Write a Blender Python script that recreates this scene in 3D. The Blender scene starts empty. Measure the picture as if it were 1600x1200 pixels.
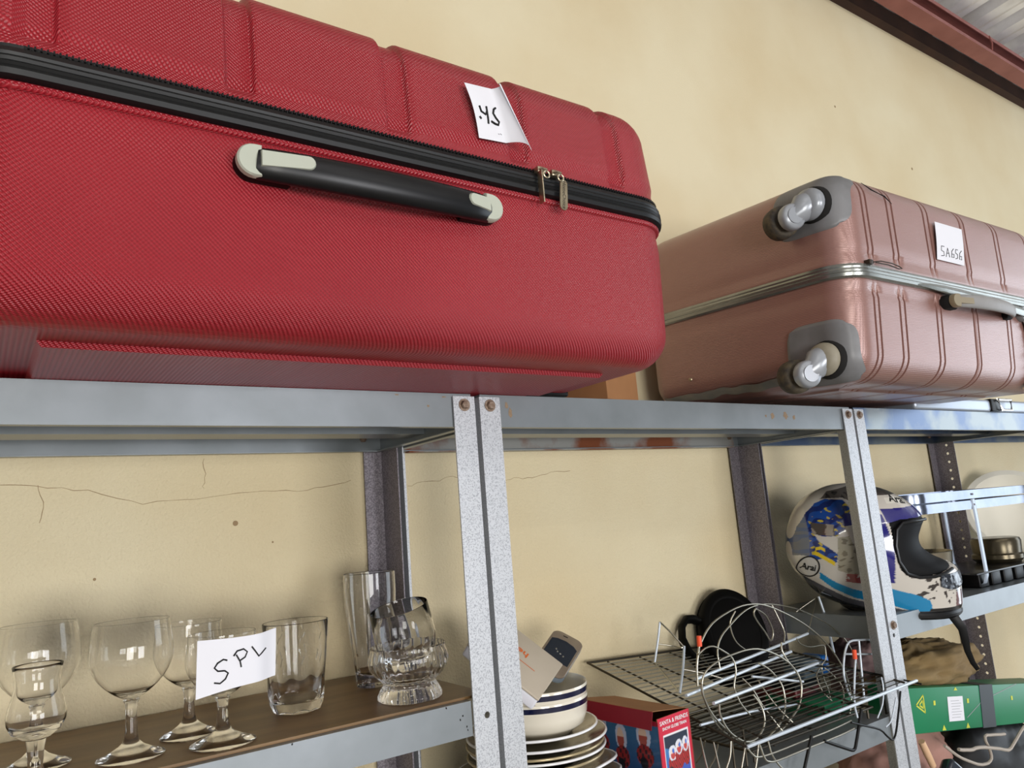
import bpy, bmesh, math, random
from mathutils import Vector, Matrix, noise
random.seed(7)
sc = bpy.context.scene
C = sc.collection
PI = math.pi
# ------------------------------------------------------------------ camera
CR = Vector((0.81958308, -0.56753511, -0.0786605)); CU = Vector((-0.03712913, -0.18960725, 0.98115774)); CF = Vector((0.57175607, 0.80121969, 0.17647098))
cam = bpy.data.cameras.new('camera'); camo = bpy.data.objects.new('camera', cam); C.objects.link(camo)
cam.sensor_width = 36; cam.lens = 1191.56 * 36 / 1600; cam.clip_start = 0.02
camo.matrix_world = Matrix(((CR.x, CU.x, -CF.x, -0.5657), (CR.y, CU.y, -CF.y, -0.8826), (CR.z, CU.z, -CF.z, 1.7726), (0, 0, 0, 1)))
sc.camera = camo
# ------------------------------------------------------------------ world and lights
w = bpy.data.worlds.new('world'); sc.world = w; w.use_nodes = True
bg = w.node_tree.nodes['Background']; bg.inputs[0].default_value = (0.93, 0.95, 1.0, 1); bg.inputs[1].default_value = 0.24
def area(name, loc, target, sx, sy, power, col):
    l = bpy.data.lights.new(name, 'AREA'); l.shape = 'RECTANGLE'; l.size = sx; l.size_y = sy; l.energy = power; l.color = col
    o = bpy.data.objects.new(name, l); C.objects.link(o); o.location = loc
    o.rotation_euler = (Vector(target) - Vector(loc)).to_track_quat('-Z', 'Y').to_euler(); return o
area('doorway_light', (5.6, -1.9, 1.8), (0.4, 0.1, 1.6), 2.6, 3.0, 104, (0.80, 0.90, 1.0))
area('window_light', (-1.6, -5.0, 1.45), (0, 0.2, 1.65), 1.6, 1.5, 150, (1.0, 0.98, 0.94))
area('window_light_2', (1.2, -5.4, 1.45), (0.3, 0.2, 1.65), 1.6, 1.5, 140, (0.97, 0.97, 1.0))
for i, (x, y) in enumerate(((-1.0, -2.2), (0.8, -2.6))):
    area('strip_lamp_light_%d' % i, (x, y, 3.15), (x, y, 0), 1.2, 0.06, 9, (1.0, 0.97, 0.9))
sc.view_settings.view_transform = 'Standard'; sc.view_settings.look = 'None'; sc.view_settings.gamma = 1; sc.view_settings.use_curve_mapping = False
sc.view_settings.exposure = -0.24
sc.cycles.max_bounces = 28; sc.cycles.transmission_bounces = 28; sc.cycles.transparent_max_bounces = 16; sc.cycles.glossy_bounces = 8; sc.cycles.diffuse_bounces = 4

# ------------------------------------------------------------------ materials
def lin(c): return tuple((v / 12.92 if v <= 0.04045 else ((v + 0.055) / 1.055) ** 2.4) for v in [x / 255 for x in c]) + (1,)
def mat(name, col, rough=0.5, metal=0.0, col2=None, ns=8, nmix=0.5, bump=0.0, bs=60, stretch=None, spec=0.5, trans=0, ior=1.45, coat=0, detail=6, lo=0.35, hi=0.65):
    m = bpy.data.materials.new(name); m.use_nodes = True; nt = m.node_tree; b = nt.nodes['Principled BSDF']
    b.inputs['Roughness'].default_value = rough; b.inputs['Metallic'].default_value = metal
    b.inputs['Base Color'].default_value = lin(col); b.inputs['IOR'].default_value = ior
    b.inputs['Specular IOR Level'].default_value = spec; b.inputs['Transmission Weight'].default_value = trans
    b.inputs['Coat Weight'].default_value = coat; b.inputs['Coat Roughness'].default_value = 0.15
    tc = nt.nodes.new('ShaderNodeTexCoord'); src = tc.outputs['Object']
    if stretch:
        mp = nt.nodes.new('ShaderNodeMapping'); mp.inputs['Scale'].default_value = stretch; nt.links.new(src, mp.inputs[0]); src = mp.outputs[0]
    if col2:
        n = nt.nodes.new('ShaderNodeTexNoise'); n.inputs['Scale'].default_value = ns; n.inputs['Detail'].default_value = detail; nt.links.new(src, n.inputs['Vector'])
        r = nt.nodes.new('ShaderNodeMapRange'); r.inputs[1].default_value = lo; r.inputs[2].default_value = hi; r.inputs[4].default_value = nmix
        nt.links.new(n.outputs[0], r.inputs[0])
        x = nt.nodes.new('ShaderNodeMix'); x.data_type = 'RGBA'; x.inputs[6].default_value = lin(col); x.inputs[7].default_value = lin(col2)
        nt.links.new(r.outputs[0], x.inputs[0]); nt.links.new(x.outputs[2], b.inputs['Base Color'])
    if bump:
        n2 = nt.nodes.new('ShaderNodeTexNoise'); n2.inputs['Scale'].default_value = bs; n2.inputs['Detail'].default_value = 4; nt.links.new(src, n2.inputs['Vector'])
        bp = nt.nodes.new('ShaderNodeBump'); bp.inputs['Strength'].default_value = bump; bp.inputs['Distance'].default_value = 0.002
        nt.links.new(n2.outputs[0], bp.inputs['Height']); nt.links.new(bp.outputs[0], b.inputs['Normal'])
    return m
def weave_mat(name, col, col2, rough, step, dist, metal=0.0, fade=True, axis='diag', spec=0.5, vy=0.0):
    """moulded plastic shell with a fine embossed diagonal weave"""
    m = mat(name, col, rough, metal, spec=spec); nt = m.node_tree; b = nt.nodes['Principled BSDF']; N = nt.nodes.new; Lk = nt.links.new
    tc = N('ShaderNodeTexCoord'); sp = N('ShaderNodeSeparateXYZ'); Lk(tc.outputs['Object'], sp.inputs[0])
    def mth(op, a, c=None):
        n = N('ShaderNodeMath'); n.operation = op
        for i, v in enumerate((a, c)):
            if v is None: continue
            if isinstance(v, (int, float)): n.inputs[i].default_value = v
            else: Lk(v, n.inputs[i])
        return n.outputs[0]
    u = mth('ADD', sp.outputs[0], mth('MULTIPLY', sp.outputs[1], 1.0)); v = mth('ADD', sp.outputs[2], mth('MULTIPLY', sp.outputs[1], vy))
    k = 2 * PI / step
    if axis == 'diag':
        a = mth('SINE', mth('MULTIPLY', mth('ADD', u, v), k * 0.7)); c = mth('SINE', mth('MULTIPLY', mth('SUBTRACT', u, v), k * 0.7))
        h = mth('ADD', mth('MULTIPLY', a, 0.65), mth('MULTIPLY', c, 0.35))
    else:
        h = mth('MULTIPLY', mth('SINE', mth('MULTIPLY', v, k)), mth('ADD', mth('MULTIPLY', mth('SINE', mth('MULTIPLY', u, k)), 0.4), 0.6))
    bp = N('ShaderNodeBump'); bp.inputs['Strength'].default_value = 0.8; bp.inputs['Distance'].default_value = dist; Lk(h, bp.inputs['Height']); Lk(bp.outputs[0], b.inputs['Normal'])
    no = N('ShaderNodeTexNoise'); no.inputs['Scale'].default_value = 5; no.inputs['Detail'].default_value = 5; Lk(tc.outputs['Object'], no.inputs['Vector'])
    f = mth('MULTIPLY', mth('ADD', mth('MULTIPLY', h, 0.35), 0.35), 1.0)
    f2 = mth('ADD', f, mth('MULTIPLY', mth('SUBTRACT', no.outputs[0], 0.5), 0.5))
    x = N('ShaderNodeMix'); x.data_type = 'RGBA'; x.inputs[6].default_value = lin(col); x.inputs[7].default_value = lin(col2); Lk(f2, x.inputs[0]); Lk(x.outputs[2], b.inputs['Base Color'])
    return m
def vmat(name, rough=0.4, coat=0.0, spec=0.5):
    m = bpy.data.materials.new(name); m.use_nodes = True; nt = m.node_tree; b = nt.nodes['Principled BSDF']
    a = nt.nodes.new('ShaderNodeVertexColor'); a.layer_name = 'Col'; nt.links.new(a.outputs[0], b.inputs['Base Color'])
    b.inputs['Roughness'].default_value = rough; b.inputs['Coat Weight'].default_value = coat; b.inputs['Specular IOR Level'].default_value = spec
    return m

# ------------------------------------------------------------------ mesh helpers
class MB:
    def __init__(s): s.v = []; s.f = []
    def add(s, vs, fs):
        o = len(s.v); s.v += [tuple(p) for p in vs]; s.f += [tuple(i + o for i in f) for f in fs]; return s
    def box(s, a, b, M=None, bev=0):
        x0, y0, z0 = a; x1, y1, z1 = b
        vs = [Vector(p) for p in ((x0, y0, z0), (x1, y0, z0), (x1, y1, z0), (x0, y1, z0), (x0, y0, z1), (x1, y0, z1), (x1, y1, z1), (x0, y1, z1))]
        if M: vs = [M @ p for p in vs]
        return s.add(vs, [(0, 3, 2, 1), (4, 5, 6, 7), (0, 1, 5, 4), (1, 2, 6, 5), (2, 3, 7, 6), (3, 0, 4, 7)])
    def bbox(s, a, b, r, M=None, seg=3):
        """box with bevelled edges"""
        bm = bmesh.new(); bmesh.ops.create_cube(bm, size=1)
        c = [(a[i] + b[i]) / 2 for i in range(3)]; d = [b[i] - a[i] for i in range(3)]
        for v in bm.verts: v.co = Vector([c[i] + v.co[i] * d[i] for i in range(3)])
        bmesh.ops.bevel(bm, geom=bm.edges[:], offset=r, segments=seg, profile=0.5, affect='EDGES')
        if M:
            for v in bm.verts: v.co = M @ v.co
        return s.bm(bm)
    def bm(s, bm):
        bm.verts.index_update(); s.add([v.co[:] for v in bm.verts], [[v.index for v in f.verts] for f in bm.faces]); bm.free(); return s
    def tube(s, pts, r, n=6, closed=False, cap=True, flat=None):
        P = [Vector(p) for p in pts]; N = len(P); rings = []; up = None
        for i, p in enumerate(P):
            if closed: t = P[(i + 1) % N] - P[i - 1]
            else: t = P[min(i + 1, N - 1)] - P[max(i - 1, 0)]
            if t.length < 1e-9: t = Vector((0, 0, 1))
            t.normalize()
            if up is None:
                up = Vector((0, 0, 1)) if abs(t.z) < 0.9 else Vector((0, 1, 0))
            a = up - t * up.dot(t)
            if a.length < 1e-4: a = t.orthogonal()
            a.normalize(); b = t.cross(a); up = a
            rr = r[i] if isinstance(r, (list, tuple)) else r
            ra, rb = (rr, rr) if flat is None else (rr * flat[0], rr * flat[1])
            rings.append([p + a * (ra * math.cos(2 * PI * k / n)) + b * (rb * math.sin(2 * PI * k / n)) for k in range(n)])
        vs = [v for R in rings for v in R]; fs = []
        for i in range(N if closed else N - 1):
            j = (i + 1) % N
            for k in range(n): fs.append((i * n + k, i * n + (k + 1) % n, j * n + (k + 1) % n, j * n + k))
        if not closed and cap: fs += [tuple(range(n))[::-1], tuple(range((N - 1) * n, N * n))]
        return s.add(vs, fs)
    def lathe(s, prof, n=48, M=None, close=False, mod=None):
        vs = []; fs = []; m = len(prof)
        for k in range(n):
            a = 2 * PI * k / n
            for i, (r, z) in enumerate(prof):
                rr = r if mod is None else mod(a, r, z, i)
                p = Vector((rr * math.cos(a), rr * math.sin(a), z)); vs.append(M @ p if M else p)
        for k in range(n):
            j = (k + 1) % n
            for i in range(m if close else m - 1):
                i2 = (i + 1) % m; fs.append((k * m + i, j * m + i, j * m + i2, k * m + i2))
        return s.add(vs, fs)
    def cyl(s, p0, p1, r, n=16, r1=None): return s.tube([p0, p1], [r, r if r1 is None else r1], n)
    def grid(s, nu, nv, fn, thick=0.0, wrap=False):
        vs = [Vector(fn(i / (nu - 1), j / (nv - 1))) for i in range(nu) for j in range(nv)]
        fs = [(i * nv + j, (i + 1) * nv + j, (i + 1) * nv + j + 1, i * nv + j + 1) for i in range(nu - 1) for j in range(nv - 1)]
        if thick:
            n0 = len(vs); bmn = []
            for i in range(nu):
                for j in range(nv):
                    a = vs[min(i + 1, nu - 1) * nv + j] - vs[max(i - 1, 0) * nv + j]; b = vs[i * nv + min(j + 1, nv - 1)] - vs[i * nv + max(j - 1, 0)]
                    nn = a.cross(b); nn = nn.normalized() if nn.length > 1e-12 else Vector((0, 0, 1)); bmn.append(vs[i * nv + j] - nn * thick)
            vs += bmn; fs += [tuple(n0 + k for k in f[::-1]) for f in fs]
            br = [i * nv for i in range(nu)] + [(nu - 1) * nv + j for j in range(1, nv)] + [i * nv + nv - 1 for i in range(nu - 2, -1, -1)] + [j for j in range(nv - 2, 0, -1)]
            for k in range(len(br)):
                a, b = br[k], br[(k + 1) % len(br)]; fs.append((b, a, n0 + a, n0 + b))
        return s.add(vs, fs)
def obj(name, mb, m, parent=None, smooth=True, world=False, loc=None, ang=35, label=None):
    me = bpy.data.meshes.new(name)
    vs = mb.v
    if parent is not None and world:
        d = ROOTLOC[parent.name]; vs = [(p[0] - d[0], p[1] - d[1], p[2] - d[2]) for p in vs]
    me.from_pydata([tuple(p) for p in vs], [], mb.f); me.update()
    bm = bmesh.new(); bm.from_mesh(me); bmesh.ops.recalc_face_normals(bm, faces=bm.faces); bm.to_mesh(me); bm.free()
    if smooth:
        me.polygons.foreach_set('use_smooth', [True] * len(me.polygons))
        if ang: me.set_sharp_from_angle(angle=math.radians(ang))
    me.materials.append(m)
    o = bpy.data.objects.new(name, me); C.objects.link(o)
    if parent is not None: o.parent = parent
    if loc: o.location = loc
    if label: o['label'] = label
    return o
ROOTLOC = {}
def tag(o, label, cat, group=None):
    o['label'] = label; o['category'] = cat
    if group: o['group'] = group
    return o
def thing(name, label, cat, loc=(0, 0, 0), group=None, M=None):
    o = bpy.data.objects.new(name, None); C.objects.link(o); o.empty_display_size = 0.05
    if M: o.matrix_world = M
    else: o.location = loc
    ROOTLOC[o.name] = Vector(loc)
    return tag(o, label, cat, group)
def struct(name, mb, m, **k):
    o = obj(name, mb, m, **k); o['kind'] = 'structure'; return o
def basis(o, x, y, z):
    return Matrix(((x[0], y[0], z[0], o[0]), (x[1], y[1], z[1], o[1]), (x[2], y[2], z[2], o[2]), (0, 0, 0, 1)))
def strokes(mb, lines, fn, r, n=5):
    for l in lines: mb.tube([fn(*p) for p in l], r, n)
    return mb
def sstep(a, b, x):
    t = min(1, max(0, (x - a) / (b - a))); return t * t * (3 - 2 * t)
def text_bm(body, size, fn, cell=0.0, ext=0.0, bold=0.0):
    """flat letters as a mesh; fn maps the letter plane to 3-D"""
    cu = bpy.data.curves.new('lettering', 'FONT'); cu.body = body; cu.size = size; cu.align_x = 'CENTER'; cu.align_y = 'CENTER'; cu.offset = bold; cu.resolution_u = 3
    to = bpy.data.objects.new('lettering', cu); C.objects.link(to); dg = bpy.context.evaluated_depsgraph_get()
    me = bpy.data.meshes.new_from_object(to.evaluated_get(dg)); mb = MB()
    mb.add([fn(v.co.x, v.co.y) for v in me.vertices], [tuple(p.vertices) for p in me.polygons])
    bpy.data.objects.remove(to); bpy.data.curves.remove(cu); bpy.data.meshes.remove(me); return mb
def paint(o, fn):
    me = o.data; ca = me.color_attributes.new('Col', 'FLOAT_COLOR', 'POINT')
    for i, v in enumerate(me.vertices): ca.data[i].color = lin(fn(v.co))
def inpoly(x, y, P):
    c = False; j = len(P) - 1
    for i in range(len(P)):
        if (P[i][1] > y) != (P[j][1] > y) and x < (P[j][0] - P[i][0]) * (y - P[i][1]) / (P[j][1] - P[i][1]) + P[i][0]: c = not c
        j = i
    return c
# ------------------------------------------------------------------ material library
M_wall = mat('cream_plaster', (218, 206, 174), 0.75, col2=(207, 189, 151), ns=2.2, nmix=0.8, bump=0.9, bs=240, spec=0.3)
def grade_wall(m):
    nt = m.node_tree; N = nt.nodes.new; bpn = [n for n in nt.nodes if n.type == 'BUMP'][0]
    tc = [n for n in nt.nodes if n.type == 'TEX_COORD'][0]; sp = N('ShaderNodeSeparateXYZ'); nt.links.new(tc.outputs['Object'], sp.inputs[0])
    mr = N('ShaderNodeMapRange'); mr.inputs[1].default_value = 1.9; mr.inputs[2].default_value = 2.05; mr.inputs[3].default_value = 1.0; mr.inputs[4].default_value = .22
    nt.links.new(sp.outputs[2], mr.inputs[0]); nt.links.new(mr.outputs[0], bpn.inputs['Strength'])
grade_wall(M_wall)
M_crack = mat('crack_brown', (150, 126, 94), 0.9)
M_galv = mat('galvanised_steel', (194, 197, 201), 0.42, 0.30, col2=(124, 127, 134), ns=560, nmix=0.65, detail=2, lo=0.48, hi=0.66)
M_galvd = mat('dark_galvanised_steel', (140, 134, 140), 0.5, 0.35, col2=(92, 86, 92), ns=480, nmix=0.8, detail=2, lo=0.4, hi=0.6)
M_tray = mat('grey_green_enamel', (134, 140, 144), 0.34, 0.35, col2=(118, 124, 126), ns=14, nmix=0.6, bump=0.05, bs=40)
M_zinc = mat('bright_zinc_sheet', (84, 98, 122), 0.30, 0.9, col2=(128, 132, 130), ns=9, nmix=0.9, lo=.42, hi=.58, bump=0.1, bs=14)
M_rust = mat('rusty_steel', (150, 150, 146), 0.55, 0.3, col2=(124, 66, 34), ns=9, nmix=1.0, lo=0.48, hi=0.6)
M_board = mat('brown_hardboard', (134, 104, 66), 0.38, col2=(96, 72, 44), ns=5, nmix=0.8, stretch=(1, 5, 5), bump=0.06, bs=40, spec=0.4)
M_rustspot = mat('rust_spot', (140, 122, 100), 0.8, col2=(128, 100, 74), ns=300)
M_bolt = mat('dull_bolt_steel', (150, 132, 116), 0.5, 0.6, col2=(96, 72, 56), ns=200, nmix=0.7)
M_hole = mat('hole_dark', (18, 16, 15), 0.9)
M_beam = mat('red_oxide_steel', (146, 90, 82), 0.5, 0.1, col2=(128, 74, 66), ns=12, nmix=0.7, spec=0.4)
M_roof = mat('corrugated_zinc', (236, 234, 232), 0.34, 0.35, col2=(176, 170, 168), ns=6, nmix=0.7)
M_brown = mat('dark_brown_strip', (70, 44, 30), 0.8, col2=(42, 26, 20), ns=10)
M_floor = mat('concrete_floor', (146, 140, 130), 0.7, col2=(120, 114, 104), ns=3)
M_glass = mat('clear_glass', (255, 255, 255), 0.0, trans=1.0, ior=1.35)
M_black = mat('black_plastic', (9, 9, 10), 0.4, spec=0.25)
M_rubber = mat('black_rubber', (10, 10, 12), 0.34, col2=(20, 20, 22), ns=20, spec=0.4)
M_paper = mat('white_paper', (222, 222, 228), 0.7)
M_ink = mat('black_ink', (12, 12, 14), 0.6)
M_inkg = mat('faint_grey_ink', (150, 150, 155), 0.7)
M_chrome = mat('chrome', (214, 214, 212), 0.14, 1.0)
M_wire = mat('chromed_wire', (190, 186, 172), 0.36, 1.0)
M_wirew = mat('bright_coated_wire', (206, 216, 226), 0.3, 0.25)
M_wired = mat('dark_tarnished_wire', (84, 78, 68), 0.4, 0.85)
M_bwire = mat('black_coated_wire', (14, 14, 14), 0.4, spec=.3)

# ------------------------------------------------------------------ room
wy = 0.305
wb = MB(); wb.box((-4, wy, 0), (8, wy + 0.2, 3.385)); wall = struct('wall_back', wb, M_wall)
def wpt(x, z, d=0.0): return (x, wy - d, z)
for k, line in enumerate([[(-0.56, 1.873), (-0.50, 1.868), (-0.44, 1.858), (-0.37, 1.838), (-0.30, 1.842), (-0.22, 1.848), (-0.15, 1.846), (-0.09, 1.852), (-0.05, 1.862)],
              [(0.045, 1.845), (0.07, 1.853), (0.10, 1.852), (0.13, 1.86), (0.16, 1.858), (0.2, 1.866)], [(0.235, 1.845), (0.27, 1.852), (0.31, 1.85), (0.36, 1.862), (0.42, 1.86)],
              [(-0.29, 1.90), (-0.288, 1.87), (-0.292, 1.85)], [(-0.50, 1.868), (-0.49, 1.84), (-0.495, 1.81)]]):
    b = MB(); pts = []
    for i in range(len(line) - 1):
        for t in range(4):
            f = t / 4; x = line[i][0] * (1 - f) + line[i + 1][0] * f; z = line[i][1] * (1 - f) + line[i + 1][1] * f
            pts.append(wpt(x + random.uniform(-.002, .002), z + random.uniform(-.0018, .0018)))
    b.tube(pts, [0.00022 + 0.00028 * random.random() for _ in pts], 4); obj('crack', b, M_crack, wall)
for (x, z, r) in ((-0.245, 1.802, .004), (-0.19, 1.77, .0015), (1.62, 2.98, .004), (2.05, 2.86, .005), (0.35, 2.6, .003), (-0.43, 1.74, .002)):
    b = MB(); b.lathe([(0, 0.0006), (r, 0.0004), (r * 1.05, -0.0005)], 9, Matrix.Translation((x, wy, z)) @ Matrix.Rotation(PI / 2, 4, 'X')); obj('wall_chip', b, M_crack, wall)
b = MB(); b.box((-4, -7, -0.1), (8, wy + 0.2, 0)); struct('floor', b, M_floor)
# roof sheets with trapezoid ribs running away from the wall
def roofz(y): return 3.452 + 0.08 * (wy - y)
ceil = MB(); ceil.box((-4, wy - 0.09, 3.60), (8, wy + 0.2, 3.62)); 
pitch = 0.172; sheetw = pitch * 4
root = bpy.data.objects.new('ceiling', None); C.objects.link(root); root['kind'] = 'structure'; ROOTLOC['ceiling'] = Vector((0, 0, 0))
for s in range(16):
    x0 = -3.6 + s * sheetw; prof = []
    for k in range(4):
        a = x0 + k * pitch
        prof += [(a, 0), (a + .052, 0), (a + .056, .004), (a + .062, .004), (a + .066, 0), (a + .100, 0), (a + .112, .060), (a + .160, .060)]
    prof += [(x0 + sheetw, 0), (x0 + sheetw + .02, 0)]
    b = MB(); vs = []; fs = []; ys = (wy + 0.18, -4.5); lift = 0.0012 * (s % 2)
    for y in ys:
        for (x, h) in prof: vs.append((x, y, roofz(y) + h + lift))
    for y in ys:
        for (x, h) in prof: vs.append((x, y, roofz(y) + h + lift + 0.0008))
    n = len(prof)
    for i in range(n - 1): fs += [(i, i + 1, n + i + 1, n + i), (2 * n + i, 3 * n + i, 3 * n + i + 1, 2 * n + i + 1)]
    b.add(vs, fs); obj('roof_sheet', b, M_roof, root, smooth=False)
# steel channel purlin under the sheets
beam = MB(); y0, y1, z0, z1, t, lp = 0.150, 0.206, 3.350, 3.424, 0.003, 0.014
beam.box((-3.8, y1 - t, z0), (7.8, y1, z1)); beam.box((-3.8, y0, z0), (7.8, y1 - t, z0 + t)); beam.box((-3.8, y0, z1 - t), (7.8, y1 - t, z1))
beam.box((-3.8, y0, z0 + t), (7.8, y0 + t, z0 + lp)); beam.box((-3.8, y0, z1 - lp), (7.8, y0 + t, z1 - t))
b_o = struct('trim_1', beam, M_beam, smooth=False)
b = MB(); b.box((-3.9, wy - 0.03, 3.385), (7.9, wy + 0.2, 3.446)); struct('trim_2', b, M_brown, smooth=False)  # dark brown strip along the wall top, up to the roof sheets
b = MB(); b.tube([(2.50, 0.151, 3.363), (2.50, 0.146, 3.39), (2.50, 0.151, 3.424)], 0.0035, 6); obj('tie_wire', b, M_beam, b_o)

# ------------------------------------------------------------------ shelving
def flange(mb, o, ax, nrm, w, z0, z1, t, holes, hr=0.0042, hc=0.5):
    """sheet w wide along ax from o, thickness t along nrm, with real round holes at the given heights"""
    o = Vector(o); ax = Vector(ax); nrm = Vector(nrm)
    def P(a, z, d): p = o + ax * a + nrm * d; return (p.x, p.y, z)
    hs = sorted(h for h in holes if z0 + .01 < h < z1 - .01); e = hr * 1.5; c = w * hc
    z = z0
    def slab(za, zb):
        mb.add([P(a, zz, d) for d in (0, t) for (a, zz) in ((0, za), (w, za), (w, zb), (0, zb))], [(0, 1, 2, 3), (7, 6, 5, 4), (0, 4, 5, 1), (1, 5, 6, 2), (2, 6, 7, 3), (3, 7, 4, 0)])
    for h in hs:
        slab(z, h - e); z = h + e
        mb.add([P(a, zz, d) for d in (0, t) for (a, zz) in ((0, h - e), (c - e, h - e), (c - e, h + e), (0, h + e))], [(0, 1, 2, 3), (7, 6, 5, 4), (3, 7, 4, 0)])
        mb.add([P(a, zz, d) for d in (0, t) for (a, zz) in ((c + e, h - e), (w, h - e), (w, h + e), (c + e, h + e))], [(0, 1, 2, 3), (7, 6, 5, 4), (1, 5, 6, 2)])
        vs = []; n = 12
        for d in (0, t):
            for k in range(n):
                a = 2 * PI * (k + .5) / n; cx, cz = math.cos(a), math.sin(a); m = max(abs(cx), abs(cz)); vs.append(P(c + e * cx / m, h + e * cz / m, d))
            for k in range(n):
                a = 2 * PI * (k + .5) / n; vs.append(P(c + hr * math.cos(a), h + hr * math.sin(a), d))
        fs = []
        for k in range(n):
            j = (k + 1) % n; fs += [(k, j, n + j, n + k), (2 * n + k, 3 * n + k, 3 * n + j, 2 * n + j), (n + k, n + j, 3 * n + j, 3 * n + k)]
        mb.add(vs, fs)
    slab(z, z1)
ZT = 1.95
def unit(name, label, x0, x1, shelves, holes_front, holes_rear, topmat, x0vis=True):
    r = thing(name, label, 'shelving', (x0, 0, 0), 'grey steel shelving units along the wall')
    D = 0.298
    # four angle posts; the front ones stand proud of the trays
    for k, (px, sx) in enumerate(((x0, 1), (x1, -1))):
        if not x0vis and k == 0: continue
        mb = MB(); ztop = ZT - 0.004
        flange(mb, (px, -0.003, 0), (sx, 0, 0), (0, 1, 0), 0.034, 0.0, ztop, 0.0022, holes_front[k], 0.0042, 0.42)
        flange(mb, (px, -0.0008, 0), (0, 1, 0), (sx, 0, 0), 0.036, 0.0, ztop, 0.0022, [z + .012 for z in holes_rear], 0.004, .6)
        obj('post', mb, M_galv, r, smooth=False, world=True)
        mb = MB()
        flange(mb, (px, D + 0.001, 0), (sx, 0, 0), (0, -1, 0), 0.034, 0.0, ztop, 0.0022, [], 0.004)
        flange(mb, (px, D - 0.0012, 0), (0, -1, 0), (sx, 0, 0), 0.058, 0.0, ztop, 0.0022, holes_rear, 0.004, 0.62)
        obj('post', mb, M_galv if (k == 0 and x0 == 0.004) else M_galvd, r, smooth=False, world=True)  # lighter steel on the middle unit's left rear post paints in the light it catches
    for (z, h, m, ov) in shelves:
        mb = MB(); a = x0 + 0.0035 + ov; bx = x1 - 0.0035 - ov; f = 0.001; bk = D - 0.004; t = 0.0016
        mb.box((a, f, z - t), (bx, bk, z)); mb.box((a, f, z - h), (bx, f + t, z - t)); mb.box((a, bk - t, z - h), (bx, bk, z - t))
        mb.box((a, f + t, z - h), (a + t, bk - t, z - t)); mb.box((bx - t, f + t, z - h), (bx, bk - t, z - t))
        mb.box((a, f + t, z - h), (bx, f + .012, z - h + t)); mb.box((a, bk - .012, z - h), (bx, bk - t, z - h + t))
        mb.box((a + t, f + .012, z - h), (a + .012, bk - .012, z - h + t)); mb.box((bx - .012, f + .012, z - h), (bx - t, bk - .012, z - h + t))
        s = obj('shelf_tray', mb, m, r, smooth=False, world=True)
        st = MB(); ym = 0.140; st.box((a + t, ym - .003, z - h * 0.80), (bx - t, ym, z - t)); st.box((a + t, ym, z - h * 0.80), (bx - t, ym + .045, z - h * 0.80 + t)); st.box((a + t, ym + .045, z - h * 0.80), (bx - t, ym + .048, z - t))
        so = obj('stiffener', st, m, None, smooth=False); so.parent = s; so.location = (-x0, 0, 0)
        for bxp in ((x0 + 0.017, x1 - 0.017) if (z == ZT or z == 1.525) else ()):
            zb = z - 0.016
            mb = MB(); mb.lathe([(0, .0052), (.0052, .0052), (.0062, .004), (.0062, .0)], 6, Matrix.Translation((bxp, -0.0032, zb)) @ Matrix.Rotation(PI / 2, 4, 'X'))
            mb.lathe([(.0, .0012), (.0088, .0010), (.0088, 0)], 20, Matrix.Translation((bxp, -0.0031, zb)) @ Matrix.Rotation(PI / 2, 4, 'X'))
            obj('bolt', mb, M_bolt, r, smooth=False, world=True)
            mb = MB(); mb.lathe([(0, .005), (.005, .005), (.006, .004), (.006, .0)], 6, Matrix.Translation((bxp + (0.009 if bxp < (x0 + x1) / 2 else -0.009) * 2.2, bk - .0022, zb - .008)) @ Matrix.Rotation(PI / 2, 4, 'X'))
            obj('bolt', mb, M_bolt, r, smooth=False, world=True)
    return r
low = [(0.85, .042, M_tray, 0), (0.45, .042, M_tray, 0), (0.1, .042, M_tray, 0)]
U1 = unit('shelving_unit', 'grey steel shelving unit at far left, carrying the drinking glasses and the red suitcase', -0.966, -0.004, [(ZT, .046, M_tray, 0), (1.5525, .042, M_tray, .031)] + low, ([1.40], [1.532, 1.40]), [], M_tray)
U2 = unit('shelving_unit', 'middle steel shelving unit holding the plate stack and wire racks', 0.004, 0.922, [(ZT, .046, M_tray, 0), (1.348, .04, M_tray, .031)] + low, ([1.40], [1.22, 1.335]), [], M_tray)
U3 = unit('shelving_unit', 'steel shelving unit at far right with the helmet on its middle shelf', 0.930, 1.850, [(ZT, .046, M_zinc, 0), (1.525, .046, M_tray, 0), (1.03, .042, M_tray, 0)] + low[1:], ([1.49], [1.40]), [0.6 + 0.0254 * i for i in range(52)], M_zinc)
U4 = unit('shelving_unit', 'next steel shelving unit just beyond the right edge, carrying the ivory basin', 1.856, 2.776, [(ZT, .046, M_zinc, 0), (1.525, .046, M_tray, 0)] + low, ([], []), [], M_zinc, False)
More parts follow.
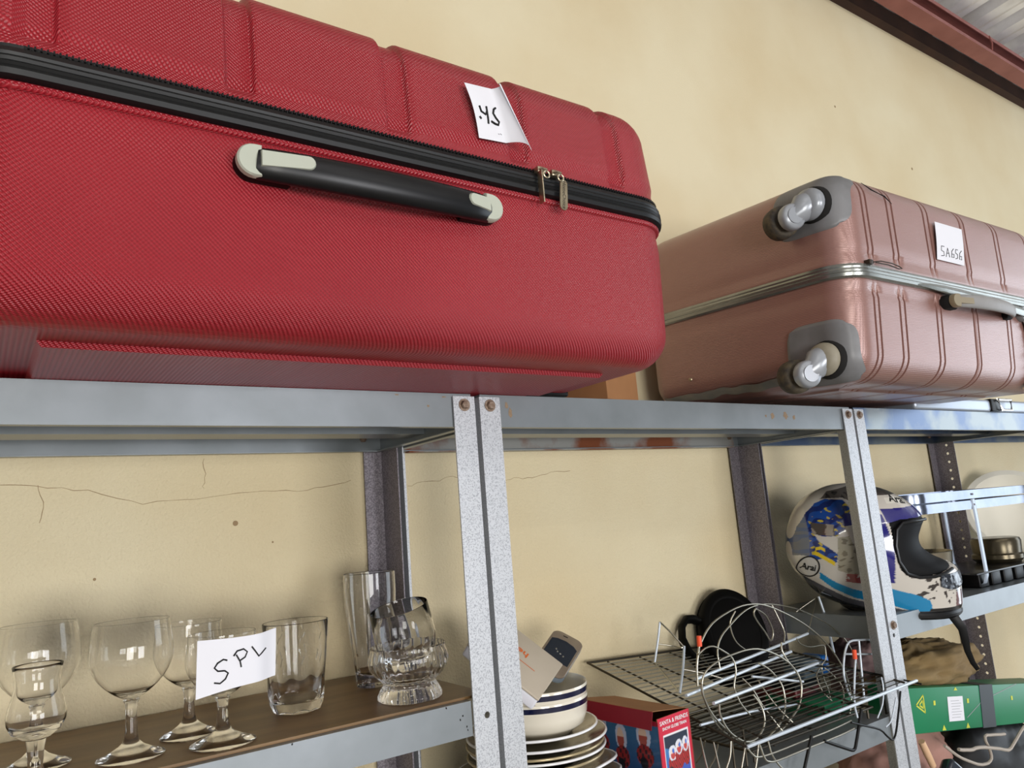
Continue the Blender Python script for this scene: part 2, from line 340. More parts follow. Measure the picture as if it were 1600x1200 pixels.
# brown board lying in the glass shelf, rust patches on the rails
b = MB(); b.box((-0.964, 0.012, 1.5526), (-0.0075, 0.296, 1.5560)); tag(obj('shelf_board', b, M_board, smooth=False), 'thin brown hardboard sheet lining the shelf under the drinking glasses', 'board')
def blotch(mb, x, z, rx, rz, y=-0.0003, n=14):
    vs = [(x, y - .0002, z)]; 
    for k in range(n):
        a = 2 * PI * k / n; f = random.uniform(.6, 1.15); vs.append((x + rx * f * math.cos(a), y, z + rz * f * math.sin(a)))
    mb.add(vs, [(0, 1 + k, 1 + (k + 1) % n) for k in range(n)])
for u, lst in ((U2, [(.052, 1.936, .003, .006), (.058, 1.925, .0035, .008), (.66, 1.928, .006, .006), (.70, 1.930, .008, .007), (.725, 1.926, .005, .005), (.64, 1.928, .003, .003)]), (U1, [(-.075, 1.932, .002, .002), (-.05, 1.945, .004, .0012), (-.12, 1.946, .004, .0012)])):
    for (x, z, rx, rz) in lst: mb = MB(); blotch(mb, x, z, rx, rz, 0.0008); obj('rust_patch', mb, M_rustspot, u, smooth=False, world=True)
for (x, z) in ((-.052, 1.537), (-.056, 1.533), (-.047, 1.523), (-.046, 1.519), (-.27, 1.551), (-.075, 1.5505)): mb = MB(); blotch(mb, x, z, .0011, .0015, 0.0008, 7); obj('paint_chip', mb, M_hole, U1, smooth=False, world=True)
b = MB(); b.box((0.02, 0.2915, 1.906), (0.9, 0.2925, 1.9472)); b.box((0.037, 0.278, 1.9015), (0.885, 0.2925, 1.9035)); obj('rusty_rear_lip', b, M_rust, U2, smooth=False, world=True)
WIRES = [
 ('plate_rack',0.0028,0,[4367,600,14886,8538,1300,14969]),
 ('plate_rack',0.0028,0,[3772,300,14772,7513,1000,14801]),
 ('plate_rack',0.0028,0,[4055,0,14643,7887,700,14554]),
 ('plate_rack',0.0022,0,[5783,600,14681,7078,500,14377]),
 ('plate_rack',0.0022,0,[4014,300,14278,4467,350,14248,4920,400,14218,5399,450,14177,5924,500,14118,6476,550,14048,7028,600,13979]),
 ('plate_rack',0.0016,0,[4487,500,15474,4548,506,15528,4608,511,15581,4680,517,15633,4760,522,15681,4851,528,15728,4972,533,15772,5141,539,15818,5340,544,15863,5528,550,15894,5691,556,15909,5844,561,15911,5997,567,15902,6142,572,15886,6287,578,15859,6462,583,15809,6693,589,15724,6952,594,15615,7193,600,15505,7395,606,15403,7578,611,15301,7754,617,15189,7929,622,15067,8096,628,14935,8252,633,14790,8401,639,14623,8538,644,14442,8644,650,14264,8713,656,14089,8751,661,13917,8755,667,13758,8718,672,13611,8647,678,13478,8565,683,13374,8475,689,13314,8375,694,13284,8274,700,13254]),
 ('plate_rack',0.0014,0,[6500,900,15814,6669,914,15800,6837,929,15786,7029,943,15759,7261,957,15714,7516,971,15657,7761,986,15592,7983,1000,15522,8196,1014,15444,8409,1029,15357,8631,1043,15260,8854,1057,15153,9065,1071,15037,9266,1086,14909,9453,1100,14772,9610,1114,14631,9723,1129,14485,9805,1143,14335,9872,1157,14195,9922,1171,14072,9956,1186,13958,9990,1200,13844]),
 ('plate_rack',0.0014,0,[4977,600,14948,4981,611,15047,4984,622,15146,5005,633,15237,5049,644,15313,5109,656,15381,5185,667,15443,5277,678,15497,5383,689,15546,5495,700,15593,5611,711,15643,5731,722,15692,5847,733,15733,5954,744,15764,6057,756,15788,6159,767,15805,6262,778,15815,6364,789,15819,6467,800,15823]),
 ('plate_rack',0.0013,0,[6036,1000,15752,5979,1008,15695,5922,1017,15637,5886,1025,15576,5883,1033,15507,5900,1042,15434,5929,1050,15363,5963,1058,15296,6008,1067,15231,6066,1075,15169,6143,1083,15111,6233,1092,15056,6322,1100,15002]),
 ('plate_rack',0.0016,1,[6358,800,15755,6337,802,15736,6322,809,15705,6327,819,15666,6358,833,15620,6408,850,15565,6470,869,15505,6546,889,15438,6633,911,15364,6715,931,15293,6788,950,15216,6855,967,15141,6913,981,15096,6964,991,15099,7007,998,15132,7034,1000,15171,7043,998,15207,7036,991,15248,7016,981,15293,6983,967,15345,6938,950,15401,6887,931,15457,6832,911,15511,6772,889,15565,6703,869,15614,6619,850,15659,6528,833,15700,6453,819,15731,6408,809,15750,6380,802,15759]),
 ('plate_rack',0.0014,0,[4266,400,15311,4324,396,15339,4381,393,15367,4440,389,15387,4503,385,15397,4569,381,15399,4636,378,15389,4706,374,15363,4778,370,15326,4847,367,15284,4917,363,15242,4985,359,15194,5037,356,15140,5069,352,15078,5085,348,15009,5083,344,14936,5053,341,14855,5005,337,14771,4972,333,14698,4969,330,14646,4980,326,14605,4997,322,14561,5013,319,14510,5034,315,14455,5066,311,14396,5118,307,14330,5181,304,14259,5245,300,14188]),
 ('plate_rack',0.0016,1,[4327,300,15068,4421,300,15108,4535,301,15141,4650,302,15167,4762,304,15185,4876,306,15196,4993,309,15204,5115,312,15212,5241,315,15218,5363,319,15219,5478,323,15214,5590,327,15204,5704,332,15186,5822,336,15156,5942,341,15118,6058,346,15075,6168,351,15029,6275,356,14978,6376,361,14924,6471,366,14868,6560,371,14809,6638,375,14747,6703,379,14683,6757,383,14616,6800,387,14551,6833,390,14491,6855,393,14432,6866,395,14371,6863,397,14307,6848,398,14241,6825,399,14178,6796,400,14119,6758,400,14064,6709,399,14013,6646,398,13971,6572,397,13934,6484,395,13894,6382,393,13845,6267,390,13793,6143,387,13751,6009,383,13726,5867,379,13712,5722,375,13706,5575,371,13705,5424,366,13712,5278,361,13732,5139,356,13767,5004,351,13814,4872,346,13873,4740,341,13948,4611,336,14034,4502,332,14123,4420,327,14212,4356,323,14302,4302,319,14393,4253,315,14484,4213,312,14575,4186,309,14664,4169,306,14752,4165,304,14839,4178,302,14914,4209,301,14975,4259,300,15025]),
 ('plate_rack',0.0017,0,[4186,0,14608,4185,7,14557,4184,13,14506,4195,20,14449,4225,27,14382,4267,33,14309,4317,40,14238,4372,47,14172,4434,53,14109,4508,60,14050,4599,67,13990,4703,73,13934,4805,80,13894,4904,87,13875,5001,93,13871,5090,100,13879,5171,107,13900,5243,113,13933,5304,120,13970,5351,127,14009,5385,133,14052,5409,140,14098,5421,147,14146,5423,153,14196,5417,160,14247,5402,167,14299,5380,173,14351,5356,180,14400,5329,187,14441,5299,193,14478,5270,200,14516]),
 ('plate_rack',0.0016,0,[4046,200,14910,4051,209,14872,4055,218,14833,4069,227,14785,4093,236,14723,4127,244,14651,4168,253,14576,4216,262,14501,4273,271,14423,4341,280,14342,4426,289,14255,4523,298,14166,4623,307,14082,4727,316,14006,4834,324,13934,4938,333,13871,5033,342,13816,5125,351,13770,5226,360,13733,5345,369,13708,5473,378,13694,5594,387,13690,5702,396,13698,5804,404,13717,5906,413,13744,6017,422,13777,6127,431,13817,6224,440,13865,6302,449,13921,6365,458,13985,6415,467,14050,6448,476,14113,6467,484,14177,6477,493,14242,6483,502,14308,6481,511,14374,6465,520,14439,6432,529,14503,6387,538,14566,6338,547,14624,6289,556,14678,6237,564,14726,6184,573,14769,6129,582,14804,6074,591,14832,6019,600,14860]),
 ('plate_rack',0.0016,0,[6731,600,15118,6705,589,15075,6680,578,15032,6673,567,14982,6692,556,14918,6728,544,14847,6771,533,14777,6824,522,14707,6883,511,14637,6929,500,14573,6952,489,14519,6961,478,14471,6962,467,14424,6957,456,14380,6944,444,14338,6921,433,14290,6884,422,14232,6837,411,14170,6790,400,14107]),
 ('plate_rack',0.0014,0,[7747,1000,15006,7773,1000,14969,7798,1000,14931,7846,1000,14894,7924,1000,14856,8024,1000,14818,8138,1000,14789,8285,1000,14777,8447,1000,14774,8567,1000,14760,8617,1000,14724,8624,1000,14676,8622,1000,14627,8621,1000,14578,8609,1000,14528,8585,1000,14484,8535,1000,14453,8472,1000,14428,8427,1000,14386,8412,1000,14316,8415,1000,14229,8430,1000,14140,8462,1000,14057,8505,1000,13973,8538,1000,13876,8549,1000,13762,8550,1000,13635,8552,1000,13509]),
 ('plate_rack',0.0014,0,[8427,1000,14386,8482,958,14321,8536,917,14256,8580,875,14189,8616,833,14120,8642,792,14049,8636,750,13975,8591,708,13895,8514,667,13812,8414,625,13732,8287,583,13659,8136,542,13590,7985,500,13520]),
 ('plate_rack',0.0014,0,[8427,1000,14386,8282,956,14359,8137,911,14332,8028,867,14286,7972,822,14205,7952,778,14107,7949,733,14018,7961,689,13954,7989,644,13901,8017,600,13847]),
 ('plate_rack',0.0014,0,[7120,1000,15733,7138,978,15653,7157,956,15573,7174,933,15489,7197,911,15395,7219,889,15298,7219,867,15213,7184,844,15151,7127,822,15101,7070,800,15051]),
 ('plate_rack',0.0014,0,[5760,800,14630,5786,758,14580,5812,717,14530,5835,675,14468,5853,633,14386,5869,592,14292,5885,550,14205,5901,508,14135,5918,467,14070,5943,425,13999,5981,383,13913,6026,342,13820,6072,300,13728]),
 ('plate_rack',0.0014,0,[6189,800,14522,6173,744,14463,6157,689,14404,6151,633,14339,6158,578,14266,6174,522,14186,6204,467,14101,6251,411,14012,6311,356,13918,6371,300,13825]),
 ('plate_rack',0.0028,0,[9527,1600,15585,9546,1578,15434,9564,1556,15282,9572,1533,15137,9566,1511,15000,9550,1489,14869,9534,1467,14747,9519,1444,14636,9504,1422,14533,9488,1400,14430]),
 ('plate_rack',0.0013,0,[9673,1700,15565,9603,1750,15522,9533,1800,15480,9460,1850,15434,9382,1900,15385,9301,1950,15333,9220,2000,15281]),
 ('plate_rack',0.0013,0,[9620,1700,15543,9491,1667,15446,9363,1633,15348,9231,1600,15246,9094,1567,15134,8955,1533,15018,8815,1500,14902]),
 ('plate_rack',0.0022,0,[5051,2000,15633,5019,2000,15532,4988,2000,15430,4951,2000,15322,4906,2000,15201,4857,2000,15072,4807,2000,14943]),
 ('plate_rack',0.0016,0,[5051,2000,15633,5068,1933,15575,5085,1867,15517,5106,1800,15452,5132,1733,15374,5163,1667,15288,5193,1600,15202]),
 ('plate_rack',0.0024,0,[5210,1600,15200,5110,1533,15092,5010,1467,14984,4904,1400,14876,4790,1333,14768,4671,1267,14660,4552,1200,14551]),
 ('plate_rack',0.0014,0,[4924,2000,15257,5027,1933,15230,5130,1867,15204,5199,1800,15185,5208,1733,15180,5182,1667,15183,5156,1600,15185]),
 ('plate_rack',0.0015,0,[4807,2000,14943,4782,1867,14858,4757,1733,14773,4723,1600,14698,4672,1467,14642,4612,1333,14597,4552,1200,14551]),
 ('plate_rack',0.0018,0,[5022,1500,14835,5140,1450,14799,5258,1400,14764,5382,1350,14723,5515,1300,14671,5653,1250,14614,5790,1200,14557]),
 ('plate_rack',0.002,0,[4433,500,15441,4390,500,15334,4347,500,15227,4313,500,15121,4294,500,15015,4283,500,14909,4272,500,14804]),
 ('basket',0.002,0,[8384,200,14616,8301,178,14510,8219,156,14405,8139,133,14290,8057,111,14153,7977,89,14008,7915,67,13882,7880,44,13794,7864,22,13726,7847,0,13658]),
 ('basket',0.0022,1,[8562,400,14870,8682,400,14879,8824,400,14865,8962,400,14847,9092,400,14833,9217,400,14816,9318,400,14794,9384,400,14771,9426,400,14743,9455,400,14699,9473,400,14629,9477,400,14544,9479,400,14458,9481,400,14376,9481,400,14294,9476,400,14211,9465,400,14125,9448,400,14039,9424,400,13961,9390,400,13893,9349,400,13833,9301,400,13788,9260,400,13760,9212,400,13748,9126,400,13748,8968,400,13764,8770,400,13793,8602,400,13822,8488,400,13839,8403,400,13856,8336,400,13896,8287,400,13974,8257,400,14076,8238,400,14172,8225,400,14248,8223,400,14319,8234,400,14396,8263,400,14492,8305,400,14594,8356,400,14685,8412,400,14762,8476,400,14828]),
 ('basket',0.002,0,[8353,400,14674,9512,400,14490]),
 ('basket',0.0022,0,[8249,400,14134,9421,400,13949]),
 ('basket',0.0022,0,[8893,400,14845,8873,400,14669,8853,400,14494,8833,400,14319,8814,400,14146,8795,400,13974,8775,400,13801]),
 ('basket',0.0014,0,[8491,-200,14289,8497,-200,14226,8504,-200,14164,8498,-200,14093,8477,-200,14007,8443,-200,13913,8395,-200,13827,8326,-200,13755,8243,-200,13691,8160,-200,13626]),
 ('basket',0.0014,0,[8538,-400,13940,8501,-400,13889,8465,-400,13838,8422,-400,13782,8369,-400,13714,8310,-400,13641,8249,-400,13583,8187,-400,13553,8122,-400,13538,8057,-400,13523]),
 ('black_stand',0.0019,0,[8892,-300,13976,8826,-305,13866,8761,-310,13757,8693,-314,13649,8621,-319,13535,8547,-324,13423,8478,-329,13335,8420,-333,13280,8367,-338,13248,8311,-343,13240,8251,-348,13259,8189,-352,13301,8123,-357,13349,8063,-362,13397,8001,-367,13451,7909,-371,13506,7768,-376,13561,7596,-381,13618,7433,-386,13672,7292,-390,13720,7159,-395,13766,7027,-400,13811]),
 ('black_stand',0.0017,0,[8177,1000,14428,8233,913,14416,8289,827,14404,8377,740,14384,8523,653,14351,8701,567,14310,8862,480,14269,8982,393,14232,9084,307,14195,9190,220,14157,9319,133,14112,9451,47,14065,9556,-40,14026,9613,-127,14000,9642,-213,13982,9671,-300,13964]),
 ('black_stand',0.0028,0,[6006,-300,13791,5950,-300,13709,5893,-300,13627,5838,-300,13547,5783,-300,13469,5730,-300,13393,5676,-300,13317]),
 ('black_stand',0.0028,0,[7545,-300,13917,7493,-300,13829,7440,-300,13742,7389,-300,13657,7338,-300,13571,7287,-300,13489,7241,-300,13421,7207,-300,13370,7178,-300,13334,7132,-300,13318,7070,-300,13328,6992,-300,13359,6881,-300,13406,6720,-300,13473,6527,-300,13556,6334,-300,13639]),
 ('loops',0.0013,0,[3981,300,14092,3939,250,14043,3897,200,13993,3858,150,13937,3821,100,13872,3786,50,13801,3752,0,13729]),
 ('loops',0.0013,0,[4089,300,14021,4109,350,13945,4129,400,13869,4143,450,13798,4147,500,13736,4145,550,13680,4143,600,13624]),
 ('loops',0.0013,0,[4168,200,14002,4144,167,13943,4119,133,13885,4095,100,13827,4070,67,13770,4045,33,13713,4020,0,13657]),
 ('loops',0.0013,0,[4267,200,13952,4268,233,13873,4269,267,13794,4263,300,13722,4245,333,13661,4220,367,13608,4194,400,13554]),
 ('loops',0.0014,0,[4350,0,14017,4334,0,13947,4319,0,13877,4293,0,13810,4252,0,13747,4201,0,13687,4150,0,13626]),
 ('loops',0.0014,0,[4546,-100,13896,4530,-100,13862,4513,-100,13827,4492,-100,13784,4461,-100,13725,4425,-100,13658,4390,-100,13590]),
 ('loops',0.0014,0,[4758,-200,13915,4733,-200,13849,4709,-200,13783,4684,-200,13721,4657,-200,13665,4630,-200,13612,4602,-200,13560]),
 ('loops',0.0016,0,[4474,-200,13930,4512,-200,13884,4550,-200,13838,4589,-200,13800,4621,-200,13771,4654,-200,13749,4718,-200,13732,4815,-200,13720,4943,-200,13713,5122,-200,13709,5382,-200,13709,5693,-200,13713,5990,-200,13716,6254,-200,13718,6504,-200,13719,6737,-200,13723,6948,-200,13730,7142,-200,13739,7336,-200,13749]),
 ('loops',0.0016,0,[4665,-300,13944,4692,-300,13866,4718,-300,13788,4746,-300,13726,4773,-300,13690,4802,-300,13671,4844,-300,13656,4889,-300,13641,4948,-300,13631,5067,-300,13624,5273,-300,13623,5538,-300,13627,5823,-300,13630,6135,-300,13630,6465,-300,13630,6748,-300,13632,6946,-300,13638,7096,-300,13646,7247,-300,13654]),
 ('loops',0.0016,0,[5001,-200,13910,5015,-200,13837,5030,-200,13764,5053,-200,13695,5089,-200,13632,5135,-200,13573,5180,-200,13521,5222,-200,13477,5263,-200,13441,5305,-200,13404]),
]
# ------------------------------------------------------------------ suitcases
def shell(L, W, H, sgn, R, r, grooves, gd, gw, zoff=0.0, step=None, gend=0.012, taper=0.0):
    """one moulded half: rounded-rectangle plan, wall H high, rounded into a flat face. grooves = list of (x, width)"""
    prof = [(0.012, 0.0, 1, 0), (0.001, 0.0, 1, 0), (0.0, 0.002, 1, 0)]
    for k in range(1, 5): prof.append((taper * k / 5 * (H - r) / H, 0.002 + (gend) * k / 4, 1, 0))
    for k in range(1, 7): prof.append((taper * k / 6, 0.014 + (H - r - 0.014) * k / 6, 1, 0))
    for k in range(1, 11):
        a = PI / 2 * k / 10; prof.append((taper + r * (1 - math.cos(a)), H - r + r * math.sin(a), math.cos(a), math.sin(a)))
    if step:
        si, sd = step; prof += [(taper + r + .012, H, 0, 1), (taper + r + si, H, 0, 1), (taper + r + si + .004, H + sd, 0, 1), (taper + r + si + .012, H + sd, 0, 1)]
    else: prof.append((taper + r + .01, H, 0, 1))
    xs = {-L / 2 + R, L / 2 - R}
    for i in range(41): xs.add(-L / 2 + R + (L - 2 * R) * i / 40)
    for (g, gw_) in grooves:
        for d in (-1, -.92, -.85, -.78, -.70, .70, .78, .85, .92, 1):
            x = g + d * gw_ / 2
            if abs(x) < L / 2 - R: xs.add(x)
    xs = sorted(xs); n = len(xs)
    def gdep(x):
        m = 0
        for (g, gw_) in grooves: m = max(m, 1 - sstep(.70, 1.0, abs(x - g) / (gw_ / 2)))
        return m
    per = []  # (cx, cy, dirx, diry, x-for-groove)
    for x in xs: per.append((x, -(W / 2 - R), 0, -1, gdep(x)))
    nc = 10
    for k in range(1, nc): a = -PI / 2 + PI / 2 * k / nc; per.append((L / 2 - R, -(W / 2 - R), math.cos(a), math.sin(a), 0))
    for k in range(9): per.append((L / 2 - R, -(W / 2 - R) + (W - 2 * R) * k / 8, 1, 0, 0))
    for k in range(1, nc): a = PI / 2 * k / nc; per.append((L / 2 - R, (W / 2 - R), math.cos(a), math.sin(a), 0))
    for x in xs[::-1]: per.append((x, (W / 2 - R), 0, 1, gdep(x)))
    for k in range(1, nc): a = PI / 2 + PI / 2 * k / nc; per.append((-L / 2 + R, (W / 2 - R), math.cos(a), math.sin(a), 0))
    for k in range(9): per.append((-L / 2 + R, (W / 2 - R) - (W - 2 * R) * k / 8, -1, 0, 0))
    for k in range(1, nc): a = PI + PI / 2 * k / nc; per.append((-L / 2 + R, -(W / 2 - R), math.cos(a), math.sin(a), 0))
    N = len(per); m = len(prof); vs = []; fs = []
    for (cx, cy, dx, dy, g) in per:
        for (ins, h, nx, nz) in prof:
            e = g * gd * sstep(0.004, gend + .006, h)
            rad = R - ins - e * nx; hh = h - e * nz; sh = min(0, rad); mx = L / 2 - R + sh; my = W / 2 - R + sh; r2 = max(0, rad)
            vs.append((max(-mx, min(mx, cx)) + dx * r2, max(-my, min(my, cy)) + dy * r2, zoff + sgn * hh))
    for i in range(N):
        j = (i + 1) % N
        for k in range(m - 1): fs.append((i * m + k, j * m + k, j * m + k + 1, i * m + k + 1))
    last = m - 1; fr = list(range(n)); b0 = n + (nc - 1) * 2 + 9; bk = [b0 + (n - 1 - i) for i in range(n)]
    # flat face: strips across the case, plus the two rounded ends
    for i in range(n - 1): fs.append((fr[i] * m + last, fr[i + 1] * m + last, bk[i + 1] * m + last, bk[i] * m + last))
    fs.append(tuple(k * m + last for k in range(n - 1, b0 + 1)))
    fs.append(tuple([k * m + last for k in range(b0 + n - 1, N)] + [0 * m + last]))
    return MB().add(vs, fs)
def rrect_path(L, W, R, z, d=0.0, nc=10, ns=24, wob=None):
    pts = []
    def side(x0, y0, x1, y1, k): 
        for i in range(k): f = i / k; pts.append((x0 + (x1 - x0) * f, y0 + (y1 - y0) * f))
    a, b_ = L / 2 - R, W / 2 - R; rr = R + d
    side(-a, -b_ - rr, a, -b_ - rr, ns)
    for k in range(nc): t = -PI / 2 + PI / 2 * k / nc; pts.append((a + rr * math.cos(t), -b_ + rr * math.sin(t)))
    side(a + rr, -b_, a + rr, b_, 10)
    for k in range(nc): t = PI / 2 * k / nc; pts.append((a + rr * math.cos(t), b_ + rr * math.sin(t)))
    side(a, b_ + rr, -a, b_ + rr, ns)
    for k in range(nc): t = PI / 2 + PI / 2 * k / nc; pts.append((-a + rr * math.cos(t), b_ + rr * math.sin(t)))
    side(-a - rr, b_, -a - rr, -b_, 10)
    for k in range(nc): t = PI + PI / 2 * k / nc; pts.append((-a + rr * math.cos(t), -b_ + rr * math.sin(t)))
    return [Vector((x, y, z + (wob(x, y) if wob else 0))) for (x, y) in pts]
def band(path, prof):
    """sweep a (outward, up) profile round a horizontal closed path"""
    N = len(path); m = len(prof); vs = []; fs = []
    for i, p in enumerate(path):
        t = path[(i + 1) % N] - path[i - 1]; t.z = 0; t.normalize(); o = Vector((t.y, -t.x, 0))
        for (a, h) in prof: vs.append(p + o * a + Vector((0, 0, h)))
    for i in range(N):
        j = (i + 1) % N
        for k in range(m): k2 = (k + 1) % m; fs.append((i * m + k, j * m + k, j * m + k2, i * m + k2))
    return MB().add(vs, fs)
def arc_pts(c, r, a0, a1, n): return [(c[0] + r * math.cos(a0 + (a1 - a0) * k / n), c[1] + r * math.sin(a0 + (a1 - a0) * k / n)) for k in range(n + 1)]
def prism(mb, pts, y0, y1, M=None, bev=None):
    """outline in x,z extruded from y0 to y1 (y1 is the outer, slightly smaller face when bevelled)"""
    n = len(pts); cx = sum(p[0] for p in pts) / n; cz = sum(p[1] for p in pts) / n
    rings = [(y0, 0)] + ([(y1 - (y1 - y0) * .25, 0), (y1, bev)] if bev else [(y1, 0)])
    vs = []
    for (y, b_) in rings:
        for (x, z) in pts:
            d = math.hypot(x - cx, z - cz) or 1; vs.append(Vector((x - (x - cx) / d * b_, y, z - (z - cz) / d * b_)))
    if M: vs = [M @ v for v in vs]
    fs = []
    for r in range(len(rings) - 1):
        for k in range(n): j = (k + 1) % n; fs.append((r * n + k, r * n + j, (r + 1) * n + j, (r + 1) * n + k))
    fs += [tuple(range(n)), tuple(range((len(rings) - 1) * n, len(rings) * n))]
    return mb.add(vs, fs)

M_red, M_redl = [weave_mat('red_textured_shell', (128, 12, 24), (176, 40, 52), 0.33, 0.0030, 0.0007, spec=0.55, vy=s_) for s_ in (1.0, -1.0)]
M_pink = weave_mat('rose_gold_textured_shell', (140, 98, 88), (164, 126, 118), 0.36, 0.0028, 0.00020, metal=0.25, axis='lines', spec=0.9)
M_pink.node_tree.nodes['Principled BSDF'].inputs['Coat Weight'].default_value = .45; M_pink.node_tree.nodes['Principled BSDF'].inputs['Coat Roughness'].default_value = .32
M_cap = mat('pale_grey_plastic', (176, 180, 166), 0.35)
M_gasket = mat('black_zip_gasket', (12, 13, 14), 0.42, spec=0.4)
M_brass = mat('old_brass', (178, 166, 140), 0.3, 0.85, col2=(120, 104, 84), ns=60)

# --- red suitcase: lies on the two left units, overhanging the front
RX0, RX1, RY0, RY1 = -0.612, 0.198, -0.224, 0.280
RL, RW = RX1 - RX0, RY1 - RY0; RC = Vector(((RX0 + RX1) / 2, (RY0 + RY1) / 2, 0)); RZ = 2.163; RB = 1.9505; RT = 2.318
red = thing('suitcase', 'large glossy red hard-shell suitcase with black zip band, lying on top of the left shelves', 'suitcase', (RC.x, RC.y, RB), 'hard-shell suitcases on top of the shelving')
gx = [g - RC.x for g in (-0.538, -0.377, -0.213, -0.058, 0.096)]
Rr = 0.066
up = shell(RL, RW, RT - RZ - .012, 1, Rr, 0.058, [(g, 0.030) for g in gx], 0.0058, 0.03, RZ - RB + .012, taper=0.006)
obj('upper_shell', up, M_red, red, ang=50)
lo = shell(RL, RW, RZ - RB - .016 - .005, -1, Rr, 0.045, [], 0, 0, RZ - RB - .016, step=(0.035, 0.005), taper=0.004)
obj('lower_shell', lo, M_redl, red, ang=50)
pth = rrect_path(RL, RW, Rr, RZ - RB)
obj('zip_band', band(pth, [(-.012, -.019), (.002, -.019), (.0065, -.0165), (.0075, -.012), (.006, -.0085), (.0075, -.0065), (.006, -.0045), (.0072, -.002), (.0055, .0005), (.0062, .003), (.0045, .006), (.003, .0085), (.001, .009), (.001, .0125), (-.012, .0125)]), M_gasket, red, ang=30)
# zip teeth along the front and the right-hand end
tm = MB(); n = 0
P_ = rrect_path(RL, RW, Rr, RZ - RB + .0108, 0.0015, nc=14, ns=400); P_ = P_[:400 + 14 + 8]
acc = 0.0
for i in range(len(P_) - 1):
    p, p2 = P_[i], P_[i + 1]; sl = (p2 - p).length; k = 0
    while acc < sl:
        c = p.lerp(p2, acc / sl); t = (p2 - p).normalized(); o = Vector((t.y, -t.x, 0))
        M = basis(c, t, o, (0, 0, 1)); s = 0.0014 if n % 2 else 0.0
        tm.box((-.0007, -.001, -.0022 + s), (.0007, .0016, .0010 + s), M); n += 1; acc += 0.0022
    acc -= sl
to = obj('zip_teeth', tm, M_black, red, smooth=False); to['kind'] = 'stuff'
# raised welt under the band
obj('welt', band(rrect_path(RL, RW, Rr, RZ - RB - .022), [(-.006, -.004), (.0005, -.004), (.0028, -.0015), (.0028, .001), (.001, .003), (-.006, .003)]), M_red, red, ang=60)
# handle
hc = Vector((-0.243 - RC.x, RY0 - RC.y, 2.1105 - RB)); hl = 0.143
for sx in (-1, 1):
    hb = MB()
    e = [(hc.x + sx * hl - sx * .016 + sx * .016 * math.cos(a), hc.z + .0155 * math.sin(a)) for a in [(-PI / 2 + PI * k / 10) for k in range(11)]]
    e += [(hc.x + sx * (hl - .05), hc.z + .0155), (hc.x + sx * (hl - .05), hc.z - .0155)]
    prism(hb, e, hc.y + .004, hc.y - .010, bev=.002)
    obj('handle_mount', hb, M_black, red)
gp = []; gr = []
for k in range(25):
    f = k / 24; x = hc.x - (hl - .020) + 2 * (hl - .020) * f; a = math.sin(PI * f) ** .55
    gp.append((x, hc.y - .010 - .013 * a, hc.z - .001 - .004 * a)); gr.append(.0145 + .0015 * a)
obj('handle', MB().tube(gp, gr, 16, flat=(1.05, .62)), M_rubber, red, ang=60)
for sx in (-1, 1):
    mb = MB(); x1 = hc.x + sx * hl; r0 = .0155
    e = [(x1 - sx * r0 + sx * r0 * math.cos(a), hc.z + r0 * math.sin(a)) for a in [(-PI / 2 + PI * k / 12) for k in range(13)]]
    xi = x1 - sx * .0225; e += [(xi, hc.z + r0), (xi, hc.z - r0)]
    if sx < 0: prism(mb, e, hc.y - .009, hc.y - .0165, bev=.0015)
    else: prism(mb, e, hc.y - .009, hc.y - .0175, bev=.0015)
    # tongue lying on the grip
    Lg = .047 if sx < 0 else .030
    y_a = hc.y - .0165; tp = []
    a0 = math.atan2(.009 if sx < 0 else .007, Lg)
    M = Matrix.Translation((xi, y_a, hc.z)) @ Matrix.Rotation(sx * a0, 4, 'Z')
    e2 = [(sx * .002, .0075), (-sx * (Lg - .007), .0070)] + [(-sx * (Lg - .007) - sx * .007 * math.sin(PI * k / 8), .007 * math.cos(PI * k / 8)) for k in range(1, 8)] + [(-sx * (Lg - .007), -.0070), (sx * .002, -.0075)]
    prism(mb, e2, .004, -.0060, M, bev=.001)
    obj('handle_cap', mb, M_cap, red)
